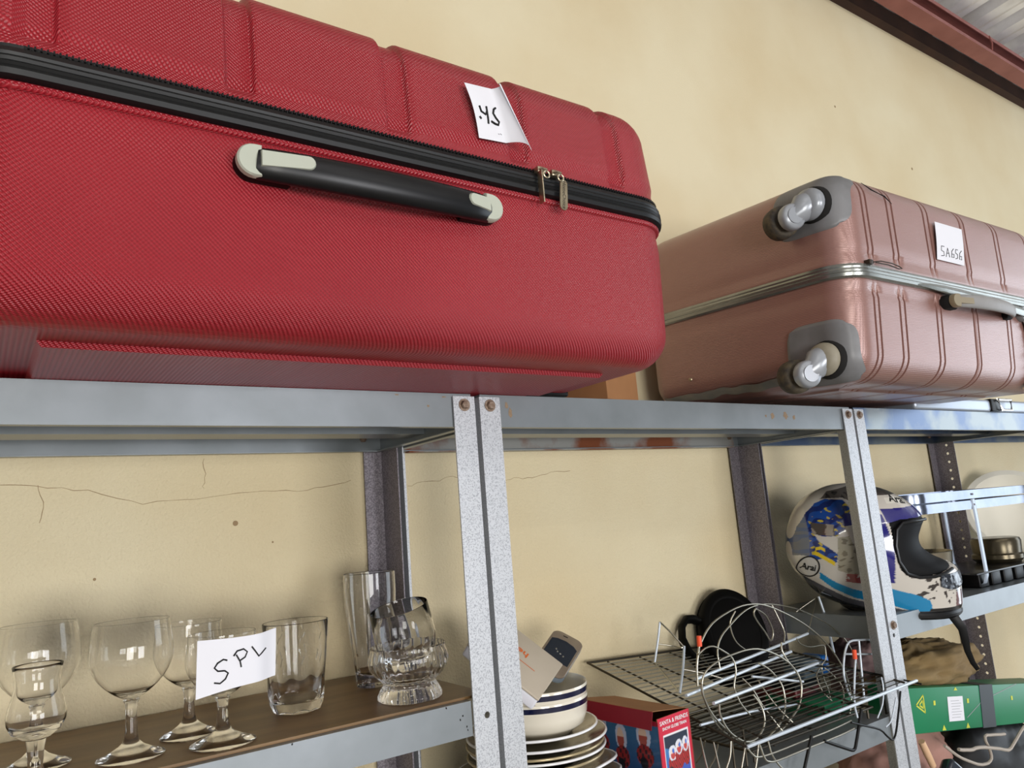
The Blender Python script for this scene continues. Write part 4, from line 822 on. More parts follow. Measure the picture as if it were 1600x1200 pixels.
def bowl(z, r, h, label, dx=0, tilt=0):
    M = Matrix.Translation((PC[0] + dx, PC[1] - .010, z)) @ Matrix.Rotation(tilt, 4, 'X')
    t = thing('bowl', label, 'bowl', (0, 0, 0), 'striped bowls on the plate stack', M=M)
    rf = r * .66
    o = [(0, .002), (rf * .8, .002), (rf * .82, 0), (rf * .95, 0), (rf, .004), (r * .90, h * .30), (r * .965, h * .55), (r * .985, h * .76), (r * .99, h * .77), (r, h * .965), (r * .99, h)]
    inn = [(r * .965, h * .985), (r * .945, h * .8), (r * .925, h * .5), (r * .82, h * .22), (r * .6, .008), (0, .0075)]
    obj('bowl_body', MB().lathe(o + inn, 72), M_cer, t, ang=60)
    b = [(r * .986, h * .80), (r * .9935, h * .80), (r * 1.001, h * .93), (r * .996, h * .93)]
    obj('stripe', MB().lathe(b, 72, close=True), M_navy, t, ang=60)
ztop = zz + .039 + .0045
bowl(ztop, .078, .056, 'lower of two cream bowls with a navy rim stripe, on the plates')
bowl(ztop + .0165, .0775, .057, 'upper of two cream bowls with a navy rim stripe, holding the phone and white device', .001, 0.02)
# white plastic device leaning in the bowl
b_ = Vector((.205, .120, 1.545)); c_ = Vector((.099, .045, 1.522)); a_ = Vector((.131, .130, 1.579))
ex = (b_ - c_).normalized(); ey = (a_ - b_); ey = (ey - ex * ey.dot(ex)).normalized(); ez = ex.cross(ey)
if ez.z < 0: ez = -ez
L_ = (b_ - c_).length
ez = -ez if ez.z < 0 else ez
Mr = basis(c_, ex, ey, ez)
M_dev = mat('off_white_device_plastic', (190, 178, 160), 0.5, col2=(172, 160, 142), ns=10); M_devw = mat('bright_white_plastic', (226, 226, 236), 0.45); M_or = mat('orange_print', (214, 104, 44), 0.6)
t = thing('router_box', 'flat white plastic router box with orange print, leaning in the upper bowl', 'device', (0, 0, 0), M=Mr)
mb = MB(); mb.bbox((0, -.0005, -.004), (L_, .128, 0.0), .0018); obj('face_plate', mb, M_dev, t)
mb = MB(); mb.bbox((.001, .0005, -.022), (L_ - .001, .127, -.0035), .003); bo = obj('casing', mb, M_devw, t)
mb = MB()
for k in range(22): mb.box((.010 + k * .0052, -.0005, -.0085), (.0128 + k * .0052, .0008, -.0072)); mb.box((.010 + k * .0052, -.0005, -.0185), (.0128 + k * .0052, .0008, -.0172))
obj('vent_slots', mb, M_inkg, bo, smooth=False)
def dv(x, y): return tuple((x, y, .0003))
cx_, cy_ = L_ * .52, .062
s_ = MB(); tm_ = text_bm('herotel', .021, lambda x, y: (cx_ - y * -1.0 * 1, cy_ + -x * -1.0, .0004) if False else (cx_ + .012 - y, cy_ + .018 + x, .0004), bold=.0004)
obj('printed_logo', tm_, M_or, t, smooth=False)
mb = MB()
for i in range(3):
    for j in range(2): mb.lathe([(0, .0004), (.0028, .0004)], 10, Matrix.Translation((cx_ - .005 + i * .006, cy_ + .044 + j * .006, 0)))
mb.box((cx_ - .0125, cy_ - .034, .0002), (cx_ - .0112, cy_ + .008, .0004)); obj('printed_mark', mb, M_or, t, smooth=False)
# old mobile phone
tl = Vector((.228, .172, 1.580)); tr = Vector((.277, .150, 1.563)); bb = Vector((.160, .085, 1.517))
ey = (tr - bb).normalized(); ex = (tr - tl); ex = (ex - ey * ex.dot(ey)).normalized(); ez = ex.cross(ey)
if ez.dot(Vector((-.566, -.88, 1.77)) - tl) < 0: ez = -ez
Mph = basis(tr, ex, ey, ez)
t = thing('mobile_phone', 'old grey-brown mobile phone with a dark curved screen, propped up in the upper bowl', 'phone', (0, 0, 0), M=Mph)
M_ph = mat('bronze_grey_phone', (138, 124, 108), 0.32, .25); M_scr = mat('dark_phone_screen', (38, 42, 50), 0.08, coat=.8, col2=(50, 56, 66), ns=8); M_phs = mat('silver_blue_edge', (176, 196, 216), 0.25, .5)
def rr_out(w_, h_, r, n=7):
    o = []
    for (cx, cy, a0) in ((-r, -r, 0), (-w_ + r, -r, PI / 2), (-w_ + r, -h_ + r, PI), (-r, -h_ + r, 3 * PI / 2)):
        for k in range(n + 1): a = a0 + PI / 2 * k / n; o.append((cx + r * math.cos(a), cy + r * math.sin(a)))
    return o
MX = Matrix.Rotation(PI / 2, 4, 'X')
def slab2(pts, z0, z1, bev=None):
    mb = MB(); prism(mb, pts, -z0, -z1, MX, bev); return mb
Q = Matrix.Rotation(PI / 2, 4, 'X')
def slabz(pts, z0, z1, bev=None):
    mb = MB(); n = len(pts); prism(mb, pts, z0, z1, Matrix(((1, 0, 0, 0), (0, 0, 1, 0), (0, 1, 0, 0), (0, 0, 0, 1))), bev); return mb
obj('phone_body', slabz(rr_out(.054, .112, .014), -.011, -.0025), M_phs, t)
obj('front_cover', slabz(rr_out(.054, .112, .014), -.0028, 0, .0015), M_ph, t)
e = [(-.004, -.030), (-.012, -.0235), (-.027, -.020), (-.042, -.0225), (-.050, -.028), (-.050, -.078), (-.004, -.078)]
obj('screen', slabz(e, -.001, .0004), M_scr, t)
obj('earpiece', slabz([(-.036, -.0085), (-.028, -.0080), (-.028, -.0098), (-.036, -.0103)], 0, .0004), M_hole, t)
mb = MB()
for (x, y) in ((-.030, -.055), (-.024, -.057), (-.018, -.060), (-.034, -.050)): mb.lathe([(0, .0012), (.0012, .0008), (.0016, 0)], 8, Matrix.Translation((x, y, .0004)))
obj('keys', mb, M_chrome, t)

# ------------------------------------------------------------------ picture box
t = thing('gift_box', 'open red and blue cardboard gift box reading SANTA & FRIENDS, right of the plates', 'box', (0.272, 0.045, ZS))
M_bred = mat('crimson_card', (136, 26, 40), 0.5, col2=(112, 22, 34), ns=8); M_pcard = vmat('printed_card', 0.35, .3)
bx, by, bw, bd, bh = 0.297, 0.018, 0.079, 0.155, 0.110
Mb = Matrix.Translation((bx, by, ZS + .001)) @ Matrix.Rotation(math.radians(6), 4, 'Z')
def bq(mb, a, b, c, d, nu, nv): return mb.grid(nu, nv, lambda u, v: tuple((Vector(a) * (1 - u) + Vector(b) * u) * (1 - v) + (Vector(d) * (1 - u) + Vector(c) * u) * v), .0008)
# printed faces: small end (towards the room) and long side (towards the plates)
def blob(x, y, cx, cy, rx, ry): return ((x - cx) / rx) ** 2 + ((y - cy) / ry) ** 2 < 1
def art(u, v):
    """snow globes on little red wheeled cars over blue; u right, v up"""
    c = (40 + 30 * v, 84 + 50 * v, 176) if v < .62 - .25 * u + .15 else (28, 40, 60)
    if v < .35 + .5 * u: c = (30 + 40 * u, 84 + 20 * v, 178)
    for (gx_, gy_, s) in ((.30, .62, .20), (.58, .70, .18), (.86, .72, .15)):
        if blob(u, v, gx_, gy_ - .22, s * 1.05, .24): c = (176, 40, 40) if (int(u * 37) + int(v * 23)) % 3 else (70, 34, 34)
        if blob(u, v, gx_, gy_, s * .85, .16): c = (214, 216, 226)
        if blob(u, v, gx_, gy_ - .02, s * .5, .11): c = (186, 70, 66) if v < gy_ else (228, 206, 190)
        if blob(u, v, gx_ + .03, gy_ + .04, s * .25, .05): c = (70, 110, 190)
    if blob(u, v, .18, .22, .15, .14): c = (40, 30, 34)
    if blob(u, v, .20, .22, .08, .08): c = (180, 140, 100)
    return c
def endcol(u, v):
    if .12 < u < .90 and .10 < v < .76:
        if u < .145 or u > .875 or v < .12 or v > .74: return (226, 222, 226)
        return art((u - .145) / .73, (v - .12) / .62)
    return (196, 26, 58)
def sidecol(u, v):
    c = (30 + 24 * v, 56 + 44 * v, 104 + 30 * v)
    for (gx_, gy_, s) in ((.80, .58, .13), (.50, .50, .11), (.22, .64, .13), (.05, .6, .1)):
        if blob(u, v, gx_, gy_ + .20, s * .7, .20): c = (170, 176, 196)
        if blob(u, v, gx_ - .01, gy_ + .18, s * .42, .15): c = (150, 70, 60) if v < gy_ + .2 else (200, 170, 150)
        if blob(u, v, gx_, gy_ - .08, s * .85, .16): c = (130, 34, 36) if (int(u * 41) + int(v * 17)) % 3 else (40, 24, 30)
        if blob(u, v, gx_ - .02, gy_ - .18, s * .4, .08): c = (24, 22, 30)
    if v > .93: c = (150, 30, 48)
    return c
def facegrid(name, p0, p1, p2, nu, nv, fn, parent):
    """p0 lower left, p1 lower right, p2 upper left in box space"""
    p0, p1, p2 = Vector(p0), Vector(p1), Vector(p2); mb = MB().grid(nu, nv, lambda u, v: tuple(p0 + (p1 - p0) * u + (p2 - p0) * v))
    o = obj(name, mb, M_pcard, parent, ang=0, smooth=False); ca = o.data.color_attributes.new('Col', 'FLOAT_COLOR', 'POINT')
    for i in range(nu):
        for j in range(nv): ca.data[i * nv + j].color = lin(fn(i / (nu - 1), j / (nv - 1)))
    return o
RL_ = ROOTLOC[t.name]
def W(p): return Mb @ Vector(p) - RL_
carton = MB()
for (a, b) in (((0, 0.0005, 0), (bw, .0018, bh)), ((0.0005, 0, 0), (.0018, bd, bh - .004)), ((bw - .0018, 0, 0), (bw - .0005, bd, bh)), ((0, bd - .0018, 0), (bw, bd - .0005, bh)), ((0, 0, 0), (bw, bd, .0012))): carton.box(a, b, Matrix.Translation(-RL_) @ Mb)
obj('box_walls', carton, M_card, t, smooth=False)
fe = facegrid('printed_end', W((0, 0, 0)), W((bw, 0, 0)), W((0, 0, bh)), 60, 80, endcol, t)
fs_ = facegrid('printed_side', W((0, bd, 0)), W((0, 0, 0)), W((0, bd, bh - .004)), 110, 70, sidecol, t)
for (txt, v_, sz_) in (('SANTA & FRIENDS', .925, .0086), ('SNOW GLOBE TRAIN', .845, .0062)):
    tt = text_bm(txt, sz_, lambda x, y: tuple(W((bw / 2 + x, -.0004, bh * v_ + y))), bold=.00012); obj('printed_lettering', tt, M_white, fe, smooth=False)
# lifted lid: tuck flap folded over the long side
lid = MB(); z_ = bh
A = W((-.004, .004, z_ + .012)); B_ = W((bw - .002, .006, z_ + .001)); C_ = W((bw - .002, bd, z_ + .002)); D_ = W((-.006, bd + .01, z_ + .014))
bq(lid, A, B_, C_, D_, 3, 3); obj('lid', lid, M_card, t, smooth=False)
fl = MB(); bq(fl, A, D_, D_ + Vector((-.003, 0, -.026)), A + Vector((-.003, .004, -.028)), 3, 3); obj('lid_flap', fl, M_bred, t, smooth=False)

# ------------------------------------------------------------------ wire racks
RK = {'plate_rack': ('plate_rack', 'silver wire plate rack of loops and bars lying on the flat grid rack', 'rack'),
      'basket': ('wire_basket', 'small white wire basket panel with an orange-tipped post, beside the right-hand post', 'basket'),
      'black_stand': ('wire_stand', 'black bent-wire stand hanging over the shelf front at right', 'stand'),
      'loops': ('hanging_wires', 'wire holder of thin curved prongs hanging below the grid rack at the shelf front', 'rack')}
roots = {}
for key, (nm, lb, ct) in RK.items():
    roots[key] = thing(nm, lb, ct, {'plate_rack': (.62, .06, 1.385), 'basket': (.88, .03, 1.385), 'black_stand': (.8, -.03, ZS), 'loops': (.5, .0, ZS)}[key], 'tangled wire racks on the middle shelf')
for (key, r, cl, L) in WIRES:
    P = [(L[i] / 1e4, L[i + 1] / 1e4, L[i + 2] / 1e4) for i in range(0, len(L), 3)]
    if key in ('loops', 'black_stand'): P = [(x, min(y, -.006) if z < 1.352 else y, z) for (x, y, z) in P]
    m = M_bwire if key == 'black_stand' else (M_wirew if r >= .0022 or key == 'basket' else M_wire)
    nm = 'bar' if len(P) <= 3 else ('wire_loop' if cl else 'wire')
    o = obj(nm, MB().tube(P, r, 7, closed=bool(cl)), m, roots[key], world=True, ang=60)
M_orange = mat('orange_rubber_tip', (236, 84, 44), 0.5)
for (key, p) in (('plate_rack', (.443, .05, 1.541)), ('basket', (.836, .02, 1.460))):
    mb = MB(); q0 = Vector(p); mb.tube([q0, q0 + Vector((0.001, 0, .017))], .0042, 10); obj('orange_tip', mb, M_orange, roots[key], world=True)
# flat grid rack tilted up against the wall
gr = thing('grid_rack', 'large flat chromed wire grid rack sloping up towards the wall', 'rack', (.44, -.02, 1.36), 'tangled wire racks on the middle shelf')
FL, FR, BL, BR = Vector((.445, -.022, 1.3945)), Vector((.955, -.028, 1.405)), Vector((.39, .285, 1.500)), Vector((.885, .285, 1.470))
def gp_(u, v): return (FL * (1 - u) + FR * u) * (1 - v) + (BL * (1 - u) + BR * u) * v
obj('front_bar', MB().tube([gp_(0, 0), gp_(.5, 0), gp_(1, 0)], .0030, 8), M_wirew, gr, world=True)
obj('frame', MB().tube([gp_(0, 0), gp_(0, .5), gp_(0, 1), gp_(.5, 1), gp_(.94, 1), gp_(.94, .5), gp_(.94, .02)], .0022, 8), M_wired, gr, world=True)
for k in range(1, 26):
    v = k / 26; obj('grid_wire', MB().tube([gp_(0, v), gp_(.94, v)], .0011, 6), M_wire if k > 5 else M_wired, gr, world=True)
for u in (.10, .27, .44, .61, .78): obj('cross_wire', MB().tube([gp_(u, 0) - Vector((0, 0, .003)), gp_(u, 1) - Vector((0, 0, .003))], .0017, 6), M_wired, gr, world=True)
for (u, v) in ((.03, .12), (.90, .12)):
    p = gp_(u, v); obj('foot_loop', MB().tube([p, (p.x, p.y, ZS + .002), (p.x + .03, p.y, ZS + .002), (p.x + .03, p.y, p.z)], .002, 6), M_wired, gr, world=True)
# second, smaller grid lying flat below it
g2_ = thing('grid_rack', 'smaller dark wire grid rack lying flat beneath the sloping one', 'rack', (.60, .1, ZS), 'tangled wire racks on the middle shelf')
zf = ZS + .020
obj('frame', MB().tube([(.50, .015, zf), (.86, .015, zf), (.86, .26, zf), (.50, .26, zf)], .0024, 8, closed=True), M_wired, g2_, world=True)
for k in range(1, 18): y = .015 + .245 * k / 18; obj('grid_wire', MB().tube([(.50, y, zf), (.86, y, zf)], .0013, 6), M_wired, g2_, world=True)
for x in (.56, .68, .80): obj('cross_wire', MB().tube([(x, .015, zf - .003), (x, .26, zf - .003)], .0018, 6), M_wired, g2_, world=True)
for x in (.51, .85):
    for y in (.02, .25): obj('foot', MB().tube([(x, y, zf), (x, y, ZS + .001)], .0026, 6), M_wired, g2_, world=True)
# black saucepan on its side behind the racks
nrm = Vector((-.42, -.90, .06)).normalized(); upv = Vector((0, 0, 1)); upv = (upv - nrm * upv.z).normalized(); rt = upv.cross(nrm)
pc = Vector((.742, .222, 1.513)); Mpan = basis(pc, rt, upv, nrm)
t = thing('saucepan', 'black pan with a loop handle, propped on its side behind the wire racks', 'pan', (0, 0, 0), M=Mpan)
M_pan = mat('matt_black_enamel', (4, 4, 4), 0.6, col2=(8, 8, 7), ns=8, spec=.12)
obj('pan_body', MB().lathe([(0, .0), (.083, .0), (.091, -.003), (.096, -.012), (.097, -.016), (.0965, -.034), (.099, -.036), (.099, -.039), (.094, -.040), (.09, -.04), (.085, -.008), (0, -.006)], 64), M_pan, t, ang=50)
obj('base_ring', MB().lathe([(.070, .0006), (.074, .0018), (.078, .0006)], 60), M_pan, t)
sgn = 1
hp = [(-.085, .030, -.02), (-.110, .036, -.014), (-.132, .034, -.008), (-.152, .016, -.002), (-.160, -.012, .002), (-.152, -.040, .005), (-.130, -.066, .006), (-.100, -.086, .004), (-.070, -.098, -.002), (-.045, -.100, -.01)]
obj('handle', MB().tube(hp, .0155, 12, flat=(.95, .55)), M_pan, t, ang=60)
# blue tub behind the racks
t = thing('plastic_tub', 'small plastic tub with a bright blue end, behind the racks near the right-hand post', 'tub', (.92, .15, 1.40))
M_blue = mat('bright_blue_plastic', (24, 104, 190), 0.3, coat=.3); M_tub = mat('grey_blue_plastic', (92, 108, 120), 0.35)
mb = MB(); mb.bbox((-.065, .0, .0), (.0, .055, .042), .007); obj('lid', mb, M_tub, t); mb = MB(); mb.bbox((-.002, -.002, .002), (.022, .057, .040), .006); obj('blue_end', mb, M_blue, t)
t2 = thing('green_carton', 'small dark green carton on the middle shelf beneath the wire basket', 'box', (.86, .10, ZS)); mb = MB(); M_grn = mat('green_printed_card', (26, 118, 78), 0.45, col2=(20, 98, 66), ns=6)
mb.bbox((-.055, -.02, 0.0005), (.05, .12, .026), .002, Matrix.Identity(4)); obj('carton_body', mb, M_grn, t2)
mb = MB(); mb.box((-.056, .035, .0262), (.051, .055, .0268)); obj('tape_strip', mb, M_black, t2, smooth=False)
t3 = thing('storage_tin', 'dark oblong tin standing behind the racks under the plastic tub', 'tin', (.90, .20, ZS)); mb = MB(); mb.bbox((-.085, -.05, 0.0), (.0, .06, .050), .006); obj('tin_body', mb, mat('dark_red_tin', (96, 28, 30), .35, .2, col2=(40, 30, 30), ns=14), t3); mb = MB(); mb.bbox((-.087, -.052, .040), (.002, .062, .0515), .004); obj('lid', mb, M_black, t3)
# ------------------------------------------------------------------ helmet
K = 0.001385
HC = Vector((1.0675, 0.085, 1.654))
HR = CR.copy(); HU = CU.copy(); HF = (-CF).copy()
Mhel = basis(HC, HR, HU, HF)   # local x runs to the chin, y up, z out of the near side
hel = thing('helmet', 'full-face motorcycle helmet in blue, white and black, resting half out of the right-hand shelf', 'helmet', (0, 0, 0), M=Mhel)
def px(u, v): return ((u - 1365) * K, -((v - 862) if v < 900 else 38 + (v - 900) * .90) * K)
smin = [(760, 1322), (763, 1300), (770, 1280), (782, 1260), (800, 1244), (830, 1233), (860, 1230), (880, 1232), (900, 1241), (915, 1252), (930, 1266), (945, 1285), (955, 1310), (961, 1335)]
smax = [(760, 1335), (763, 1358), (770, 1384), (782, 1408), (795, 1426), (806, 1436), (815, 1441), (822, 1438), (840, 1432), (855, 1436), (865, 1447), (874, 1462), (880, 1476), (888, 1489), (900, 1495), (915, 1497), (940, 1499), (948, 1499), (955, 1496), (961, 1485)]
def interp(T, v):
    if v <= T[0][0]: return T[0][1]
    for a, b in zip(T, T[1:]):
        if v <= b[0]: return a[1] + (b[1] - a[1]) * (v - a[0]) / (b[0] - a[0])
    return T[-1][1]
def smooth_tab(T):
    o = []
    for i in range(len(T) - 1):
        p1, p2 = T[i], T[i + 1]; s1 = (T[i + 1][1] - T[max(i - 1, 0)][1]) / (T[i + 1][0] - T[max(i - 1, 0)][0]); j = min(i + 2, len(T) - 1); s2 = (T[j][1] - T[i][1]) / (T[j][0] - T[i][0]); h = p2[0] - p1[0]
        for k in range(6):
            t = k / 6; o.append((p1[0] + h * t, (2 * t ** 3 - 3 * t * t + 1) * p1[1] + (t ** 3 - 2 * t * t + t) * h * s1 + (-2 * t ** 3 + 3 * t * t) * p2[1] + (t ** 3 - t * t) * h * s2))
    return o + [T[-1]]
smin = smooth_tab(smin); smax = smooth_tab(smax)
def hw(v):  # half width in metres
    f = (v - 760) / 201.0
    if f < .5: return .109 * math.sin(max(.0, min(1, f / .5)) * PI / 2) ** .55
    return .109 * (1 - .16 * ((f - .5) / .5) ** 1.6)
PORT = [(1360, 812), (1380, 808), (1442, 806), (1450, 822), (1450, 850), (1485, 879), (1470, 884), (1440, 891), (1388, 893), (1372, 880), (1362, 850)]
NV, NA = 260, 340; vs = []; meta = []
for j in range(NV):
    f = j / (NV - 1); v = 760 + 201 * (f ** 1.25 if f < .3 else f ** 1.25)
    v = 760 + 201 * (f ** 1.35)
    a, b = interp(smin, v), interp(smax, v); w_ = hw(v)
    for i in range(NA):
        t = 2 * PI * i / NA; ct, st = math.cos(t), math.sin(t)
        cx = (a + b) / 2; ax = (b - a) / 2; pw = .92
        u = cx + ax * (abs(ct) ** pw) * (1 if ct > 0 else -1)
        z = w_ * (abs(st) ** .88) * (1 if st > 0 else -1)
        x, y = px(u, v)
        inp = inpoly(u, v, PORT)
        if inp:
            z *= .93
            x -= .004
        vs.append((x, y, z)); meta.append((u, v, inp))
fs = []
for j in range(NV - 1):
    for i in range(NA): k = (i + 1) % NA; fs.append((j * NA + i, (j + 1) * NA + i, (j + 1) * NA + k, j * NA + k))
fs.append(tuple(range(NA)))
black_f = [f for f in fs if len(f) == 4 and all(meta[k][2] for k in f)]; shell_f = [f for f in fs if not (len(f) == 4 and all(meta[k][2] for k in f))]
M_hel = vmat('painted_helmet_shell', 0.14, .9); M_vis = mat('black_helmet_lining', (5, 5, 6), .6, spec=.2)
def part_of(fl, m, name):
    used = sorted({k for f in fl for k in f}); mp = {k: n for n, k in enumerate(used)}
    mb = MB().add([vs[k] for k in used], [tuple(mp[k] for k in f) for f in fl]); o = obj(name, mb, m, hel, ang=45); return o, used
FEATH = [(1232, 882), (1230, 850), (1236, 826), (1248, 803), (1262, 788), (1276, 781), (1300, 781), (1306, 792), (1302, 806), (1292, 822), (1280, 832), (1262, 834), (1252, 832), (1256, 842), (1268, 850), (1279, 858), (1279, 872), (1264, 866), (1252, 872), (1247, 882)]
NAVY = [(1296, 800), (1326, 797), (1350, 800), (1362, 850), (1362, 900), (1345, 900), (1322, 876), (1310, 862), (1324, 852), (1327, 838), (1320, 824), (1305, 815), (1290, 818)]
NAVYF = [(1350, 793), (1424, 791), (1436, 804), (1440, 812), (1420, 808), (1384, 812), (1356, 812)]
STICK = [(1280, 834), (1296, 831), (1304, 848), (1318, 876), (1321, 888), (1300, 889), (1282, 884), (1279, 860)]
CYAN = [(1260, 890), (1280, 903), (1306, 914), (1330, 918), (1324, 900), (1345, 906), (1400, 922), (1420, 932), (1425, 950), (1395, 950), (1350, 936), (1310, 930), (1280, 916), (1262, 901)]
DARKU = [(1270, 782), (1284, 771), (1320, 762), (1330, 760), (1330, 776), (1318, 786), (1300, 778), (1280, 780)]
def hcol(u, v, k):
    n = noise.noise(Vector((u * .06, v * .06, 1.3))); n2 = noise.noise(Vector((u * .13 + 5, v * .2, 7)))
    c = (204, 198, 188)
    if inpoly(u, v, DARKU): c = (96, 90, 84) if n2 < .1 else (60, 56, 54)
    if v < 775 and u > 1345: c = (70, 66, 62)
    if 786 > v >= 778 and u > 1365: c = (222, 218, 206)
    if inpoly(u, v, FEATH):
        st = math.sin(u * .25 + v * .42 + 5 * n); c = (28, 72, 152) if st > -.2 else (22, 42, 104)
        if n2 > .32: c = (196, 176, 60)
        if u < 1246: c = (88, 98, 118) if st > 0 else (60, 84, 128)
    if 1250 < u < 1278 and 816 < v < 832: c = (82, 74, 68) if n > -.1 else (150, 140, 128)
    if inpoly(u, v, NAVY) or inpoly(u, v, NAVYF): c = (26, 22, 112)
    if inpoly(u, v, STICK): c = (164, 158, 138) if n2 < .25 else (120, 112, 94)
    if abs(v - (860 + (u - 1252) * .55)) < 3.2 and 1251 < u < 1277: c = (226, 196, 40)
    if abs(v - 851 - abs(u - 1258) * .6) < 2.5 and 1252 < u < 1264: c = (226, 196, 40)
    if inpoly(u, v, CYAN): c = (22, 128, 176)
    edge = 903 + (u - 1258) * .52 if u < 1300 else 925 + (u - 1300) * .20
    if v > edge + 6 and u < 1395: c = (84, 84, 90) if v < edge + 16 else (34, 34, 38)
    if 1294 < u < 1322 and 888 < v < 902 and n2 > -.25: c = (146, 58, 54)
    if u > 1395 and v > 894:
        if math.sin(u * .17 + v * .05 + 4 * n) * math.sin(v * .22 + 3 * n2) > .36 and v < 940: c = (56, 50, 48)
        if inpoly(u, v, CYAN): c = (22, 128, 176)
        if u > 1468 and v > 922: c = (120, 92, 92)
    if v > 946 + (4 if u < 1420 else 0): c = (20, 20, 22)
    if u < 1263 and ((u - 1244) ** 2 + (v - 884) ** 2) < 300: c = (206, 204, 200)
    return c
so, used = part_of(shell_f, M_hel, 'painted_shell'); ca = so.data.color_attributes.new('Col', 'FLOAT_COLOR', 'POINT')
for n, k in enumerate(used): ca.data[n].color = lin(hcol(meta[k][0], meta[k][1], k))
vo, _ = part_of(black_f, M_vis, 'eye_port_lining')
# rubber trims
def surf(u, v, off=0.0, side=1):
    a, b = interp(smin, v), interp(smax, v); cx = (a + b) / 2; ax = (b - a) / 2; c = max(-1, min(1, (u - cx) / ax)); ct = (abs(c) ** (1 / .92)); st = math.sqrt(max(0, 1 - ct * ct)) ** .88
    x, y = px(u, v); return (x, y, side * (hw(v) * st + off))
for side in (1, -1):
    pts = [surf(u, v, .001, side) for (u, v) in ((1432, 812), (1415, 811), (1395, 811), (1380, 812), (1368, 822), (1364, 845), (1368, 868), (1380, 886), (1400, 892), (1425, 892), (1445, 889), (1465, 885))]
    obj('port_trim', MB().tube(pts, .0035, 8), M_rubber, hel)
pts = []
for i in range(80):
    t = 2 * PI * i / 80; v = 958; a, b = interp(smin, v), interp(smax, v); ct, st = math.cos(t), math.sin(t)
    u = (a + b) / 2 + (b - a) / 2 * (abs(ct) ** .92) * (1 if ct > 0 else -1); x, y = px(u, v); pts.append((x, y, hw(v) * abs(st) ** .88 * (1 if st > 0 else -1)))
obj('base_rubber', MB().tube(pts, .0085, 10, closed=True), M_rubber, hel)
# chin vent
M_vent = mat('crinkled_black_film', (40, 44, 52), .2, col2=(150, 160, 172), ns=60, nmix=.9, coat=.4, lo=.5, hi=.7)
mb = MB().grid(24, 12, lambda a, b: (lambda u, v: tuple(Vector(surf(u, v, .003 + .0025 * noise.noise(Vector((u * .5, v * .3, 0)))))))(1436 + 54 * a + 0 * b, 888 + (1 - abs(2 * a - 1.1) ** 2 * .25) * (26 * b) + 2))
obj('chin_vent', mb, M_vent, hel, ang=30)
# writing
M_wh = M_white
tt = text_bm('Arai', 17, lambda x, y: surf(1387 + x * 1.0, 781 - y * .80 + x * .16, .0012), bold=.3); obj('brand_lettering', tt, M_ink, hel, smooth=False)
rp = [surf(1247.5 + 13.0 * math.cos(2 * PI * k / 30) * .85, 884 + 17 * math.sin(2 * PI * k / 30), .0012) for k in range(30)]
obj('roundel_ring', MB().tube(rp, .0014, 6, closed=True), M_ink, hel)
tt = text_bm('Arai', 15, lambda x, y: surf(1247 + x * .62, 885 - y, .0016), bold=.3); obj('brand_lettering', tt, M_ink, hel, smooth=False)
# hanging chin strap
sp_ = [(1450, 950, .06), (1462, 962, .075), (1474, 982, .08), (1478, 1000, .08), (1482, 1020, .08), (1490, 1040, .08), (1498, 1052, .08)]
pts = []
for (u, v, z) in sp_: x, y = px(u, v); pts.append((x, y, z))
obj('chin_strap', MB().tube(pts, [.0098, .0098, .009, .0078, .0065, .0055, .0045], 8, flat=(.14, 1.0)), M_black, hel)

# ------------------------------------------------------------------ right-hand unit, helmet shelf
ZH = 1.5252
GU = 'kitchen things on the helmet shelf'
t = thing('chafing_stand', 'chrome warming stand with two polished band rails on flat legs, right of the helmet', 'stand', (1.40, .10, ZH))
M_band = mat('brushed_chrome_band', (116, 124, 142), .22, 1.0, col2=(150, 152, 160), ns=12)
def bandring(z, h, name, x0=1.170, x1=1.795, y0=.030, y1=.255, r=.05):
    p = rrect_path(x1 - x0, y1 - y0, r, 0, ns=10); c = Vector(((x0 + x1) / 2, (y0 + y1) / 2, 0)); p = [q + c + Vector((0, 0, z)) for q in p]
    return obj(name, band(p, [(0, -h / 2), (.0012, -h / 2), (.0020, 0), (.0012, h / 2), (0, h / 2), (-.0006, 0)]), M_band, t, world=True, ang=50)
bandring(1.749, .021, 'upper_band'); bandring(1.724, .021, 'lower_band')
for x in (1.44, 1.76):
    for (ya, yb) in ((.0275, .001),):
        p = [(x, .0285, 1.737), (x, .0275, 1.70), (x, .0275, 1.60), (x, .0275, ZH + .03), (x, .034, ZH + .012), (x, .05, ZH + .0035), (x, .12, ZH + .0035), (x, .236, ZH + .0035), (x, .25, ZH + .012), (x, .2565, ZH + .03), (x, .2565, 1.70), (x, .2565, 1.737)]
        obj('leg', MB().tube(p, .0105, 8, flat=(.18, 1)), M_silv, t, world=True)
mb = MB()
for x in (1.44, 1.76):
    for z in (1.749, 1.724): mb.lathe([(0, .002), (.002, .0016), (.003, 0)], 10, Matrix.Translation((x, .0268, z)) @ Matrix.Rotation(PI / 2, 4, 'X'))
obj('rivet', mb, M_galvd, t, world=True)
M_tin = mat('polished_tin', (196, 188, 170), .2, .95, col2=(170, 160, 140), ns=10); M_olive = mat('dark_tinned_lid', (92, 84, 66), .25, .7, col2=(50, 46, 38), ns=20)
t = thing('tin_mould', 'shiny round metal tin just behind the helmet chin', 'tin', (1.315, .115, ZH), GU)
obj('tin_body', MB().lathe([(0, .0), (.052, 0), (.055, .004), (.066, .070), (.068, .073), (.070, .095), (.0715, .097), (.0695, .098), (.067, .075), (.053, .005), (0, .004)], 48), M_tin, t, ang=50)
t = thing('bun_tray', 'black non-stick bun tray with deep square cups on the helmet shelf', 'tray', (1.55, .09, ZH), GU)
